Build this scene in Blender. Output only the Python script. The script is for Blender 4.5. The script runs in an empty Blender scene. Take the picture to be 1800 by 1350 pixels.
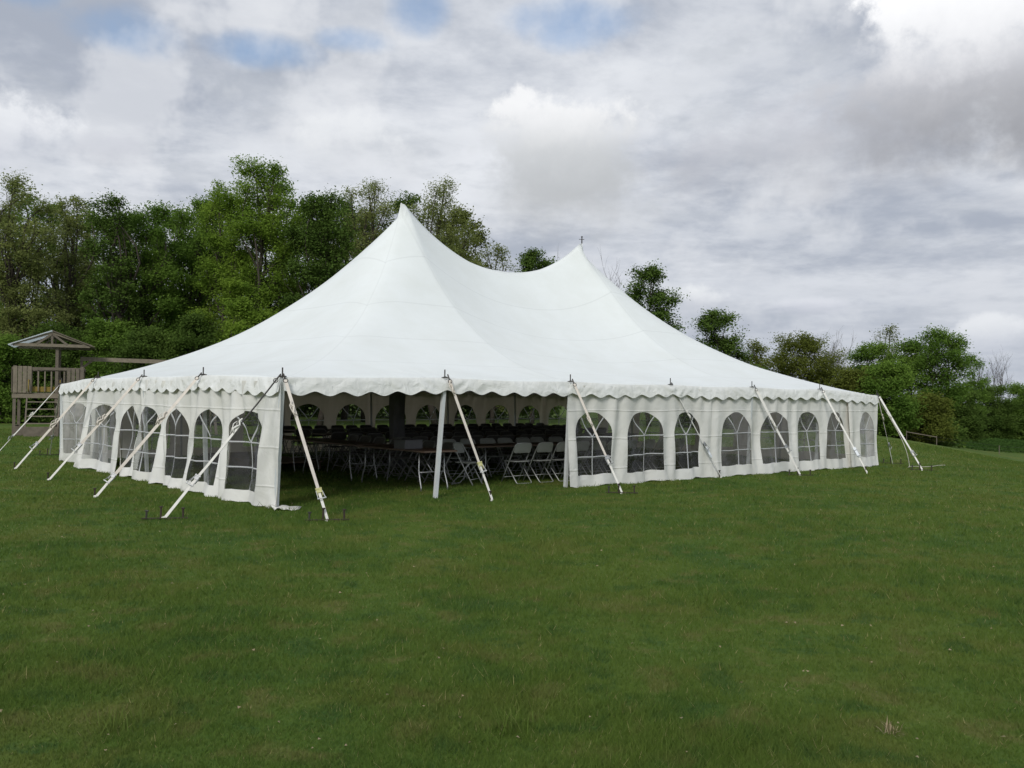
import bpy, bmesh, math, random
import numpy as np
from mathutils import Vector, Matrix

# ------------------------------------------------------------------ camera, sky, sun, exposure
scene = bpy.context.scene
COL = scene.collection
FT = 0.3048
YAW = 0.71201; CU, CV, CZ = -6.25532, -12.56627, 1.73015
cam_data = bpy.data.cameras.new('camera')
cam = bpy.data.objects.new('camera', cam_data); COL.objects.link(cam)
pitch, roll = 0.01569, 0.01289
cam.matrix_world = (Matrix.Translation((0, 0, CZ)) @ Matrix.Rotation(math.pi/2 + pitch, 4, 'X') @ Matrix.Rotation(roll, 4, 'Z'))
cam_data.sensor_width = 36.0; cam_data.lens = 36.0*1580.46/1800.0
cam_data.clip_start = 0.1; cam_data.clip_end = 4000
scene.camera = cam
scene.cycles.max_bounces = 6; scene.cycles.diffuse_bounces = 3; scene.cycles.transmission_bounces = 4; scene.cycles.transparent_max_bounces = 8
scene.render.resolution_x = 1024; scene.render.resolution_y = 768
scene.view_settings.view_transform = 'Standard'
scene.view_settings.look = 'None'
scene.view_settings.exposure = 0.36
scene.view_settings.gamma = 1.0

SUN_AZ, SUN_EL = math.radians(-164), math.radians(32)     # azimuth from +Y towards +X: behind the viewer's left shoulder
world = bpy.data.worlds.new('World'); scene.world = world; world.use_nodes = True
wn = world.node_tree.nodes; wl = world.node_tree.links
for n in list(wn): wn.remove(n)

def wnode(t, **kw):
    n = wn.new(t)
    for k, v in kw.items(): setattr(n, k, v)
    return n
def wput(sock, v):
    if isinstance(v, (int, float)): sock.default_value = v
    elif isinstance(v, tuple): sock.default_value = v
    else: wl.new(v, sock)
def wmath(op, a, b=0.0, c=0.0, clamp=False):
    n = wnode('ShaderNodeMath', operation=op); n.use_clamp = clamp
    wput(n.inputs[0], a); wput(n.inputs[1], b); wput(n.inputs[2], c)
    return n.outputs[0]
def wsmooth(x, lo, hi):
    n = wnode('ShaderNodeMapRange'); n.interpolation_type = 'SMOOTHSTEP'
    wput(n.inputs[0], x); n.inputs[1].default_value = lo; n.inputs[2].default_value = hi
    return n.outputs[0]
def wmix(f, a, b):
    n = wnode('ShaderNodeMix'); n.data_type = 'RGBA'
    wput(n.inputs[0], f)
    for s, v in ((n.inputs[6], a), (n.inputs[7], b)):
        if isinstance(v, tuple): s.default_value = (*v, 1)
        else: wl.new(v, s)
    return n.outputs[2]
tc = wnode('ShaderNodeTexCoord')
sep = wnode('ShaderNodeSeparateXYZ'); wl.new(tc.outputs['Generated'], sep.inputs[0])
dx, dy, dz = sep.outputs
zc = wmath('MAXIMUM', dz, 0.0)
den = wmath('ADD', zc, 0.16)
comb = wnode('ShaderNodeCombineXYZ')
wput(comb.inputs[0], wmath('DIVIDE', dx, den)); wput(comb.inputs[1], wmath('DIVIDE', dy, den))
def wnoise(scale, detail, rough, off, vec=None, dist=0.0):
    m = wnode('ShaderNodeMapping'); wl.new(vec or comb.outputs[0], m.inputs[0]); m.inputs['Location'].default_value = off
    n = wnode('ShaderNodeTexNoise'); wl.new(m.outputs[0], n.inputs['Vector'])
    n.inputs['Scale'].default_value = scale; n.inputs['Detail'].default_value = detail
    n.inputs['Roughness'].default_value = rough; n.inputs['Distortion'].default_value = dist
    return n.outputs['Fac']
az = wmath('MULTIPLY', wmath('ARCTAN2', dx, dy), 180/math.pi)
el = wmath('MULTIPLY', wmath('ARCSINE', dz), 180/math.pi)
nA = wnoise(1.1, 7, 0.58, (3.1, 1.7, 0))
nB = wnoise(2.6, 7, 0.62, (7.3, 4.1, 2), dist=0.2)
nC = wnoise(7.0, 5, 0.58, (1.3, 9.1, 0), vec=tc.outputs['Generated'])
nD = wnoise(20.0, 4, 0.6, (5.3, 2.1, 0), vec=tc.outputs['Generated'])
# broken layer of cloud: blue-grey where thin, pale grey where thick
thick = wmath('ADD', wmath('MULTIPLY', nA, 0.62), wmath('MULTIPLY', nB, 0.38))
layer = wmix(wsmooth(thick, 0.39, 0.61), (0.39, 0.43, 0.51), (0.77, 0.795, 0.84))
layer = wmix(wmath('MULTIPLY', wsmooth(nB, 0.5, 0.75), 0.5), layer, (0.49, 0.52, 0.575))
layer = wmix(wmath('MULTIPLY', wsmooth(nC, 0.50, 0.62), 0.50), layer, (0.82, 0.835, 0.865))
streak = wnoise(3.2, 6, 0.6, (0.4, 0.2, 0), vec=comb.outputs[0])
layer = wmix(wmath('MULTIPLY', wsmooth(streak, 0.50, 0.66), 0.38), layer, (0.46, 0.495, 0.55))
# distant layer near the horizon turns blue-grey
lowhaze = wmath('MULTIPLY', wsmooth(el, 14.0, 0.5), 0.62)
layer = wmix(lowhaze, layer, (0.46, 0.50, 0.575))
nE = wnoise(12.0, 7, 0.62, (2.2, 6.4, 1.0), vec=tc.outputs['Generated'])
billow = wmath('ADD', wmath('MULTIPLY', wmath('SUBTRACT', nE, 0.5), 5.5), wmath('MULTIPLY', wmath('SUBTRACT', nD, 0.5), 1.6))
def cumulus(col, a0, e0, sa, se, top, bot, amount, edge=0.35, tilt=0.0, wob=1.0):
    """one cumulus heap at azimuth a0 / elevation e0 (degrees): crisp lit crown, soft grey base"""
    u = wmath('DIVIDE', wmath('SUBTRACT', az, a0), sa)
    v = wmath('DIVIDE', wmath('SUBTRACT', el, e0), se)
    r = wmath('ADD', wmath('ADD', wmath('MULTIPLY', u, u), wmath('MULTIPLY', v, v)), wmath('MULTIPLY', billow, wob))
    n = wnode('ShaderNodeMapRange'); n.interpolation_type = 'SMOOTHSTEP'; wput(n.inputs[0], r)
    wput(n.inputs[1], wmath('ADD', 1.35, wmath('MULTIPLY', wsmooth(v, 0.3, -0.8), 0.5)))
    wput(n.inputs[2], wmath('ADD', 1.0-edge*1.6, wmath('MULTIPLY', wsmooth(v, 0.3, -0.8), -1.2)))
    mask = wmath('MULTIPLY', n.outputs[0], amount)
    sh = wmath('ADD', wmath('ADD', v, wmath('MULTIPLY', u, tilt)), wmath('MULTIPLY', wmath('SUBTRACT', nE, 0.5), -1.6))
    return wmix(mask, col, wmix(wsmooth(sh, -0.9, 0.7), bot, top))
# blue gaps of clear sky
gaps = None
for a0, e0, sa, se in ((-15.6, 20.4, 3.4, 1.0), (-23.3, 20.2, 2.6, 1.3), (-6.4, 23.4, 1.8, 1.5), (-10.5, 21.3, 2.4, 0.7), (-29.6, 22.0, 2.5, 1.1), (4.0, 23.0, 3.5, 1.4)):
    u = wmath('DIVIDE', wmath('SUBTRACT', az, a0), sa); v = wmath('DIVIDE', wmath('SUBTRACT', el, e0), se)
    r = wmath('ADD', wmath('ADD', wmath('MULTIPLY', u, u), wmath('MULTIPLY', v, v)), wmath('ADD', wmath('MULTIPLY', wmath('SUBTRACT', nC, 0.5), 4.0), wmath('MULTIPLY', wmath('SUBTRACT', nD, 0.5), 2.0)))
    g = wsmooth(r, 2.0, -0.4)
    gaps = g if gaps is None else wmath('MAXIMUM', gaps, g)
gaps = wmath('MAXIMUM', gaps, wmath('MULTIPLY', wsmooth(thick, 0.36, 0.24), 0.6))
W1 = (0.94, 0.955, 0.98)
cl = layer
cl = cumulus(cl, 19.0, 15.0, 13.0, 2.8, (0.57, 0.585, 0.64), (0.42, 0.43, 0.47), 0.70, 0.6, wob=0.7)
cl = cumulus(cl, 28.5, 16.9, 9.5, 3.4, (0.58, 0.59, 0.63), (0.22, 0.225, 0.245), 0.95, 0.5, wob=0.7)
cl = cumulus(cl, 26.2, 21.4, 6.0, 2.9, (1.02, 1.025, 1.04), (0.80, 0.81, 0.84), 0.97, 0.2, wob=0.9)
cl = cumulus(cl, 3.6, 13.4, 5.6, 3.2, (0.54, 0.56, 0.58), (0.41, 0.425, 0.44), 0.88, 0.6, wob=0.6)
cl = cumulus(cl, 2.8, 17.0, 5.4, 2.2, (0.95, 0.955, 0.965), (0.62, 0.64, 0.66), 0.85, 0.35, wob=1.1)
cl = cumulus(cl, -9.8, 15.2, 3.8, 2.2, (0.84, 0.86, 0.885), (0.64, 0.66, 0.70), 0.65, 0.5, wob=1.1)
cl = cumulus(cl, -30.0, 14.4, 4.2, 1.8, W1, (0.68, 0.70, 0.76), 0.7, 0.5)
cl = cumulus(cl, -24.0, 13.9, 2.6, 1.0, (0.62, 0.64, 0.70), (0.50, 0.52, 0.58), 0.6, 0.6)
cl = cumulus(cl, 11.4, 6.3, 2.0, 1.0, (0.86, 0.88, 0.90), (0.60, 0.62, 0.68), 0.75, 0.5, wob=1.0)
cl = cumulus(cl, 28.2, 4.1, 2.0, 0.9, (0.84, 0.86, 0.89), (0.60, 0.63, 0.70), 0.7, 0.5, wob=1.0)
cl = cumulus(cl, 18.2, 5.8, 3.4, 0.6, (0.74, 0.76, 0.82), (0.58, 0.60, 0.68), 0.6, 0.5, wob=0.6)
sky = wnode('ShaderNodeTexSky', sky_type='NISHITA'); sky.sun_disc = False
sky.sun_elevation = SUN_EL; sky.sun_rotation = SUN_AZ
sky.air_density = 1.0; sky.dust_density = 1.2
bg_sky = wnode('ShaderNodeBackground'); wl.new(sky.outputs[0], bg_sky.inputs[0]); bg_sky.inputs[1].default_value = 0.12
bg_cloud = wnode('ShaderNodeBackground'); wl.new(cl, bg_cloud.inputs[0]); bg_cloud.inputs[1].default_value = 0.80
mixs = wnode('ShaderNodeMixShader')
wput(mixs.inputs[0], wmath('SUBTRACT', 1.0, wmath('MULTIPLY', gaps, 0.70)))
world.cycles.sampling_method = 'MANUAL'; world.cycles.sample_map_resolution = 256
wl.new(bg_sky.outputs[0], mixs.inputs[1]); wl.new(bg_cloud.outputs[0], mixs.inputs[2])
wo = wnode('ShaderNodeOutputWorld'); wl.new(mixs.outputs[0], wo.inputs[0])

sun_d = bpy.data.lights.new('sun', 'SUN'); sun_d.energy = 1.5; sun_d.angle = math.radians(14); sun_d.color = (1.0, 0.965, 0.91)
sun = bpy.data.objects.new('sun', sun_d); COL.objects.link(sun)
sd = Vector((math.sin(SUN_AZ)*math.cos(SUN_EL), math.cos(SUN_AZ)*math.cos(SUN_EL), math.sin(SUN_EL)))
sun.rotation_euler = sd.to_track_quat('Z', 'Y').to_euler()

# ------------------------------------------------------------------ helpers
cy_, sy_ = math.cos(YAW), math.sin(YAW)
def T(u, v, z=0.0):
    a, b = u-CU, v-CV
    return Vector((cy_*a - sy_*b, sy_*a + cy_*b, z))
def to_uv(X, Y):
    return cy_*X + sy_*Y + CU, -sy_*X + cy_*Y + CV
def ground(X, Y):
    X = np.asarray(X, float); Y = np.asarray(Y, float)
    u, v = to_uv(X, Y)
    s = np.maximum(0, 0.976*(X-11.4) - 0.217*(Y-20))
    drop = 1.4*(1-np.exp(-0.0265*s*s/1.4))
    side = 0.055*np.clip((u-6)/13, 0, 1)*np.clip((9-v)/9, 0, 1)
    und = 0.02*np.sin(X*0.31+1.1)*np.sin(Y*0.27+0.4)*np.clip((np.hypot(X, Y)-6)/10, 0, 1)*np.where((u>-1)&(u<19)&(v>-1)&(v<13), 0.2, 1.0)
    return -drop - side + und
def gz(X, Y): return float(ground(X, Y))
def TG(u, v, h=0.0):
    p = T(u, v); return Vector((p.x, p.y, gz(p.x, p.y)+h))

def tag(o, label=None, cat=None, group=None, kind=None):
    if label: o['label'] = label
    if cat: o['category'] = cat
    if group: o['group'] = group
    if kind: o['kind'] = kind
    return o
def empty(name, loc=(0, 0, 0), rz=0.0):
    o = bpy.data.objects.new(name, None); o.location = loc; o.rotation_euler = (0, 0, rz); o.empty_display_size = 0.1
    COL.objects.link(o); return o
def obj(name, mesh, parent=None):
    o = bpy.data.objects.new(name, mesh); COL.objects.link(o)
    if parent: o.parent = parent
    return o
def mk(name, verts, faces, mat, parent=None, smooth=False):
    me = bpy.data.meshes.new(name); me.from_pydata([tuple(v) for v in verts], [], [tuple(int(i) for i in f) for f in faces])
    for m in (mat if isinstance(mat, (list, tuple)) else [mat]): me.materials.append(m)
    if smooth: me.polygons.foreach_set('use_smooth', [True]*len(me.polygons))
    me.update(); return obj(name, me, parent)
def fast_mesh(name, V, F, mat, smooth=False):
    """V (n,3) array, F (m,k) array with one face size"""
    me = bpy.data.meshes.new(name); k = F.shape[1]
    me.vertices.add(len(V)); me.vertices.foreach_set('co', np.ascontiguousarray(V, np.float32).ravel())
    me.loops.add(F.size); me.loops.foreach_set('vertex_index', np.ascontiguousarray(F, np.int32).ravel())
    me.polygons.add(len(F)); me.polygons.foreach_set('loop_start', np.arange(0, F.size, k, dtype=np.int32))
    if smooth: me.polygons.foreach_set('use_smooth', np.ones(len(F), bool))
    me.materials.append(mat); me.update(calc_edges=True); return me
class MB:
    def __init__(s): s.v = []; s.f = []
    def add(s, V, F):
        o = len(s.v); s.v += [tuple(p) for p in V]; s.f += [tuple(i+o for i in f) for f in F]
    def box(s, c, d, rot=None):
        P = []
        for x in (-.5, .5):
            for y in (-.5, .5):
                for z in (-.5, .5):
                    p = Vector((x*d[0], y*d[1], z*d[2]))
                    if rot is not None: p = rot @ p
                    P.append(p + Vector(c))
        s.add(P, [(0, 1, 3, 2), (4, 6, 7, 5), (0, 4, 5, 1), (2, 3, 7, 6), (0, 2, 6, 4), (1, 5, 7, 3)])
    def bar(s, a, b, w, h, up=(0, 0, 1)):
        a, b = Vector(a), Vector(b); d = (b-a); L = d.length; d.normalize()
        u = Vector(up); r = d.cross(u)
        if r.length < 1e-4: r = d.cross(Vector((1, 0, 0)))
        r.normalize(); u = r.cross(d).normalized()
        R = Matrix((r, d, u)).transposed(); s.box((a+b)/2, (w, L, h), R)
    def tube(s, pts, r, n=6, cap=True):
        pts = [Vector(p) for p in pts]; K = len(pts)
        rr = r if isinstance(r, (list, tuple, np.ndarray)) else [r]*K
        V = []; prev = None
        for i, p in enumerate(pts):
            d = (pts[min(i+1, K-1)] - pts[max(i-1, 0)]).normalized()
            if prev is None:
                x = d.cross(Vector((0, 0, 1)))
                if x.length < 1e-3: x = d.cross(Vector((1, 0, 0)))
            else:
                x = prev - d*prev.dot(d)
                if x.length < 1e-5: x = d.cross(Vector((0, 0.3, 1)))
            x.normalize(); prev = x; y = d.cross(x)
            for k in range(n):
                a = 2*math.pi*k/n; V.append(p + (x*math.cos(a)+y*math.sin(a))*rr[i])
        F = []
        for i in range(K-1):
            for k in range(n):
                a = i*n+k; b = i*n+(k+1) % n; F.append((a, b, b+n, a+n))
        if cap: F.append(tuple(range(n))[::-1]); F.append(tuple(range((K-1)*n, K*n)))
        s.add(V, F)
    def build(s, name, mat, parent=None, smooth=False): return mk(name, s.v, s.f, mat, parent, smooth)

# ------------------------------------------------------------------ materials
def newmat(name):
    m = bpy.data.materials.new(name); m.use_nodes = True
    nt = m.node_tree; b = nt.nodes['Principled BSDF']; return m, nt, b
def mat(name, col, rough=0.6, metal=0.0, var=0.12, scale=6.0, bump=0.0, bscale=40.0, spec=0.4):
    """plain procedural surface: two tones of noise, a little relief"""
    m, nt, b = newmat(name); N, L = nt.nodes, nt.links
    tcn = N.new('ShaderNodeTexCoord'); n = N.new('ShaderNodeTexNoise'); n.inputs['Scale'].default_value = scale; n.inputs['Detail'].default_value = 5
    L.new(tcn.outputs['Object'], n.inputs['Vector'])
    mx = N.new('ShaderNodeMix'); mx.data_type = 'RGBA'; L.new(n.outputs['Fac'], mx.inputs[0])
    mx.inputs[6].default_value = (*[c*(1-var*2) for c in col], 1); mx.inputs[7].default_value = (*[min(1, c*(1+var*2)) for c in col], 1)
    L.new(mx.outputs[2], b.inputs['Base Color']); b.inputs['Roughness'].default_value = rough; b.inputs['Metallic'].default_value = metal
    b.inputs['Specular IOR Level'].default_value = spec
    if bump:
        n2 = N.new('ShaderNodeTexNoise'); n2.inputs['Scale'].default_value = bscale; n2.inputs['Detail'].default_value = 4; L.new(tcn.outputs['Object'], n2.inputs['Vector'])
        bp = N.new('ShaderNodeBump'); bp.inputs['Strength'].default_value = bump; bp.inputs['Distance'].default_value = 0.02
        L.new(n2.outputs['Fac'], bp.inputs['Height']); L.new(bp.outputs[0], b.inputs['Normal'])
    return m
def fabric(name, col, dirt=0.10, crease=True, wr=0.5, wscale=3.0, trans=0.0):
    m, nt, b = newmat(name); N, L = nt.nodes, nt.links
    tcn = N.new('ShaderNodeTexCoord')
    n = N.new('ShaderNodeTexNoise'); n.inputs['Scale'].default_value = 1.1; n.inputs['Detail'].default_value = 7; n.inputs['Roughness'].default_value = 0.65
    L.new(tcn.outputs['Object'], n.inputs['Vector'])
    r = N.new('ShaderNodeMapRange'); r.inputs[1].default_value = 0.35; r.inputs[2].default_value = 0.75; L.new(n.outputs['Fac'], r.inputs[0])
    mx = N.new('ShaderNodeMix'); mx.data_type = 'RGBA'; L.new(r.outputs[0], mx.inputs[0])
    mx.inputs[6].default_value = (*col, 1); mx.inputs[7].default_value = (col[0]*(1-dirt), col[1]*(1-dirt*1.05), col[2]*(1-dirt*1.3), 1)
    L.new(mx.outputs[2], b.inputs['Base Color']); b.inputs['Roughness'].default_value = 0.45; b.inputs['Specular IOR Level'].default_value = 0.3
    n2 = N.new('ShaderNodeTexNoise'); n2.inputs['Scale'].default_value = wscale; n2.inputs['Detail'].default_value = 5; n2.inputs['Distortion'].default_value = 0.6
    L.new(tcn.outputs['Object'], n2.inputs['Vector'])
    h = n2.outputs['Fac']
    if crease:   # storage folds: sharp horizontal creases at fixed heights
        sp = N.new('ShaderNodeSeparateXYZ'); L.new(tcn.outputs['Object'], sp.inputs[0])
        n3 = N.new('ShaderNodeTexNoise'); n3.inputs['Scale'].default_value = 0.8; L.new(tcn.outputs['Object'], n3.inputs['Vector'])
        for zc_ in (0.33, 0.93, 1.50):
            a = N.new('ShaderNodeMath'); a.operation = 'MULTIPLY_ADD'; L.new(n3.outputs['Fac'], a.inputs[0]); a.inputs[1].default_value = 0.06; a.inputs[2].default_value = -zc_-0.03
            a2 = N.new('ShaderNodeMath'); a2.operation = 'ADD'; L.new(a.outputs[0], a2.inputs[0]); L.new(sp.outputs[2], a2.inputs[1])
            a3 = N.new('ShaderNodeMath'); a3.operation = 'ABSOLUTE'; L.new(a2.outputs[0], a3.inputs[0])
            a4 = N.new('ShaderNodeMapRange'); a4.inputs[1].default_value = 0.0; a4.inputs[2].default_value = 0.022; a4.inputs[3].default_value = 0.35; a4.inputs[4].default_value = 0.0; L.new(a3.outputs[0], a4.inputs[0])
            a5 = N.new('ShaderNodeMath'); a5.operation = 'ADD'; L.new(h, a5.inputs[0]); L.new(a4.outputs[0], a5.inputs[1]); h = a5.outputs[0]
    bp = N.new('ShaderNodeBump'); bp.inputs['Strength'].default_value = wr; bp.inputs['Distance'].default_value = 0.05
    L.new(h, bp.inputs['Height']); L.new(bp.outputs[0], b.inputs['Normal'])
    if trans:    # thin vinyl lets a little warm light through
        t = N.new('ShaderNodeBsdfTranslucent'); t.inputs[0].default_value = (0.80, 0.66, 0.50, 1); ms = N.new('ShaderNodeMixShader'); ms.inputs[0].default_value = trans
        L.new(b.outputs[0], ms.inputs[1]); L.new(t.outputs[0], ms.inputs[2]); L.new(ms.outputs[0], N['Material Output'].inputs[0])
    return m
M = {}
M['roof'] = fabric('canopy_vinyl', (0.785, 0.825, 0.815), 0.07, False, 0.16, 1.2)
M['wall'] = fabric('wall_vinyl', (0.84, 0.845, 0.815), 0.12, True, 0.45, 3.5, trans=0.15)
M['valance'] = fabric('valance_vinyl', (0.84, 0.86, 0.845), 0.16, False, 0.7, 5.5, trans=0.06)
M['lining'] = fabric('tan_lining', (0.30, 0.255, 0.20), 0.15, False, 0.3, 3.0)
M['seam'] = mat('seam_stitch', (0.775, 0.79, 0.775), 0.6, var=0.05)
M['muntin'] = mat('white_tape', (0.74, 0.76, 0.78), 0.5, var=0.08)
nt = M['muntin'].node_tree; t_ = nt.nodes.new('ShaderNodeBsdfTranslucent'); t_.inputs[0].default_value = (0.8, 0.8, 0.78, 1); x_ = nt.nodes.new('ShaderNodeMixShader'); x_.inputs[0].default_value = 0.45
nt.links.new(nt.nodes['Principled BSDF'].outputs[0], x_.inputs[1]); nt.links.new(t_.outputs[0], x_.inputs[2]); nt.links.new(x_.outputs[0], nt.nodes['Material Output'].inputs[0])
M['steel'] = mat('galvanised_steel', (0.42, 0.43, 0.43), 0.45, 0.8, 0.15, 20)
M['dark_steel'] = mat('dark_steel', (0.07, 0.065, 0.06), 0.5, 0.6, 0.2, 20)
M['rust'] = mat('rusty_iron', (0.055, 0.042, 0.034), 0.8, 0.3, 0.3, 30, 0.3)
M['pole'] = mat('painted_pole', (0.62, 0.65, 0.66), 0.4, 0.1, 0.06, 10)
M['web'] = mat('webbing', (0.66, 0.61, 0.54), 0.85, 0, 0.12, 9, 0.3, 200)
M['web_w'] = mat('white_webbing', (0.74, 0.73, 0.68), 0.8, 0, 0.10, 9, 0.3, 200)
M['brass'] = mat('zinc_ratchet', (0.62, 0.60, 0.30), 0.4, 0.5, 0.1, 30)
M['tagw'] = mat('white_sleeve', (0.75, 0.79, 0.85), 0.5)
M['rope'] = mat('rope', (0.52, 0.50, 0.43), 0.9)
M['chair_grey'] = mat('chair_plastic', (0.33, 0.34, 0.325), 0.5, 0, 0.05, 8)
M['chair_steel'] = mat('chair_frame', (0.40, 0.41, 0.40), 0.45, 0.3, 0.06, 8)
M['chair_shade'] = mat('chair_shaded_plastic', (0.11, 0.105, 0.10), 0.5, 0, 0.1, 8)  # same chair plastic, with the tent's shade put into the colour
M['chair_shade_steel'] = mat('chair_shaded_frame', (0.26, 0.26, 0.25), 0.45, 0.3, 0.1, 8)  # same chair frame, darkened to carry the tent's shade
M['table'] = mat('table_wood', (0.085, 0.045, 0.03), 0.45, 0, 0.25, 5)
M['table_edge'] = mat('table_edge', (0.13, 0.09, 0.07), 0.5, 0.2, 0.1, 8)
M['cover'] = mat('pole_cover', (0.20, 0.20, 0.21), 0.85, 0, 0.2, 5, 0.3, 30)
M['box'] = mat('grey_card', (0.13, 0.13, 0.135), 0.8)
M['timber'] = mat('weathered_timber', (0.15, 0.128, 0.10), 0.85, 0, 0.22, 7, 0.4, 60)
M['timber2'] = mat('weathered_timber_pale', (0.20, 0.172, 0.13), 0.85, 0, 0.22, 7, 0.4, 60)
M['yellow'] = mat('yellow_panel', (0.22, 0.16, 0.03), 0.6)
M['tarp'] = mat('pale_roof_sheet', (0.62, 0.66, 0.68), 0.5, 0, 0.06, 3)
m, nt, b = newmat('translucent_sheet'); b.inputs['Base Color'].default_value = (0.66, 0.70, 0.72, 1); b.inputs['Roughness'].default_value = 0.5
t_ = nt.nodes.new('ShaderNodeBsdfTranslucent'); t_.inputs[0].default_value = (0.8, 0.85, 0.88, 1); x_ = nt.nodes.new('ShaderNodeMixShader'); x_.inputs[0].default_value = 0.6
nt.links.new(b.outputs[0], x_.inputs[1]); nt.links.new(t_.outputs[0], x_.inputs[2]); nt.links.new(x_.outputs[0], nt.nodes['Material Output'].inputs[0]); M['tarp'] = m
M['bark'] = mat('bark', (0.055, 0.045, 0.036), 0.9, 0, 0.3, 6, 0.6, 14)
M['bark_pale'] = mat('dead_bark', (0.085, 0.075, 0.068), 0.9, 0, 0.25, 6, 0.5, 14)
M['straw'] = mat('dry_straw', (0.27, 0.22, 0.13), 0.85, 0, 0.2, 20)
M['platform'] = mat('platform_wood', (0.16, 0.12, 0.09), 0.7, 0, 0.2, 4)

def pane_mat(name, haze):
    m = bpy.data.materials.new(name); m.use_nodes = True; nt = m.node_tree; N, L = nt.nodes, nt.links
    for n in list(N): N.remove(n)
    out = N.new('ShaderNodeOutputMaterial'); tr = N.new('ShaderNodeBsdfTransparent'); tr.inputs[0].default_value = (0.74, 0.75, 0.74, 1)
    df = N.new('ShaderNodeBsdfDiffuse'); df.inputs[0].default_value = (0.62, 0.61, 0.59, 1)
    gl = N.new('ShaderNodeBsdfGlossy'); gl.inputs['Roughness'].default_value = 0.12
    tcn = N.new('ShaderNodeTexCoord')
    ns = N.new('ShaderNodeTexNoise'); ns.inputs['Scale'].default_value = 2.2; ns.inputs['Detail'].default_value = 6; ns.inputs['Distortion'].default_value = 1.0
    L.new(tcn.outputs['Object'], ns.inputs['Vector'])
    mr = N.new('ShaderNodeMapRange'); mr.inputs[1].default_value = 0.4; mr.inputs[2].default_value = 0.8; mr.inputs[3].default_value = haze; mr.inputs[4].default_value = haze*2.2
    L.new(ns.outputs['Fac'], mr.inputs[0])
    m1 = N.new('ShaderNodeMixShader'); L.new(mr.outputs[0], m1.inputs[0]); L.new(tr.outputs[0], m1.inputs[1]); L.new(df.outputs[0], m1.inputs[2])
    fr = N.new('ShaderNodeLayerWeight'); fr.inputs[0].default_value = 0.5
    pw = N.new('ShaderNodeMath'); pw.operation = 'POWER'; L.new(fr.outputs['Facing'], pw.inputs[0]); pw.inputs[1].default_value = 4.0
    ma = N.new('ShaderNodeMath'); ma.operation = 'MULTIPLY_ADD'; L.new(pw.outputs[0], ma.inputs[0]); ma.inputs[1].default_value = 0.55; ma.inputs[2].default_value = 0.022
    n2 = N.new('ShaderNodeTexNoise'); n2.inputs['Scale'].default_value = 3.0; n2.inputs['Detail'].default_value = 3; L.new(tcn.outputs['Object'], n2.inputs['Vector'])
    bp = N.new('ShaderNodeBump'); bp.inputs['Strength'].default_value = 0.5; bp.inputs['Distance'].default_value = 0.06; L.new(n2.outputs['Fac'], bp.inputs['Height'])
    L.new(bp.outputs[0], gl.inputs['Normal']); L.new(bp.outputs[0], fr.inputs['Normal'])
    m2 = N.new('ShaderNodeMixShader'); L.new(ma.outputs[0], m2.inputs[0]); L.new(m1.outputs[0], m2.inputs[1]); L.new(gl.outputs[0], m2.inputs[2])
    L.new(m2.outputs[0], out.inputs[0]); return m
M['pane'] = pane_mat('clear_vinyl', 0.028)
M['pane_hazy'] = pane_mat('hazy_vinyl', 0.09)
M['pane_milky'] = pane_mat('milky_vinyl', 0.34)

def leaf_mat(name, c1, c2, trans=0.5):
    m = bpy.data.materials.new(name); m.use_nodes = True; nt = m.node_tree; N, L = nt.nodes, nt.links
    for n in list(N): N.remove(n)
    out = N.new('ShaderNodeOutputMaterial'); d = N.new('ShaderNodeBsdfDiffuse'); t = N.new('ShaderNodeBsdfTranslucent'); mx = N.new('ShaderNodeMixShader')
    g = N.new('ShaderNodeNewGeometry'); ns = N.new('ShaderNodeTexNoise'); ns.inputs['Scale'].default_value = 0.45; ns.inputs['Detail'].default_value = 3
    L.new(g.outputs['Position'], ns.inputs['Vector'])
    a = N.new('ShaderNodeMath'); a.operation = 'MULTIPLY_ADD'; L.new(g.outputs['Random Per Island'], a.inputs[0]); a.inputs[1].default_value = 0.35
    b = N.new('ShaderNodeMapRange'); b.inputs[1].default_value = 0.3; b.inputs[2].default_value = 0.7; b.inputs[3].default_value = -0.1; b.inputs[4].default_value = 0.6; L.new(ns.outputs['Fac'], b.inputs[0])
    L.new(b.outputs[0], a.inputs[2]); a.use_clamp = True
    c = N.new('ShaderNodeMix'); c.data_type = 'RGBA'; L.new(a.outputs[0], c.inputs[0]); c.inputs[6].default_value = (*c1, 1); c.inputs[7].default_value = (*c2, 1)
    L.new(c.outputs[2], d.inputs[0]); L.new(c.outputs[2], t.inputs[0]); mx.inputs[0].default_value = trans
    L.new(d.outputs[0], mx.inputs[1]); L.new(t.outputs[0], mx.inputs[2]); L.new(mx.outputs[0], out.inputs[0]); return m
M['leaf_bright'] = leaf_mat('leaf_bright', (0.143, 0.240, 0.036), (0.289, 0.409, 0.062))
M['leaf_mid'] = leaf_mat('leaf_mid', (0.106, 0.194, 0.036), (0.205, 0.318, 0.057))
M['leaf_dark'] = leaf_mat('leaf_dark', (0.069, 0.118, 0.026), (0.119, 0.189, 0.039), 0.25)
M['leaf_pale'] = leaf_mat('leaf_pale', (0.179, 0.218, 0.072), (0.317, 0.357, 0.118))
M['leaf_olive'] = leaf_mat('leaf_olive', (0.121, 0.149, 0.030), (0.205, 0.240, 0.052))
M['leaf_under'] = leaf_mat('leaf_under', (0.073, 0.127, 0.028), (0.158, 0.240, 0.052))
M['leaf_field'] = leaf_mat('leaf_field', (0.050, 0.100, 0.025), (0.080, 0.150, 0.035))

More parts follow.
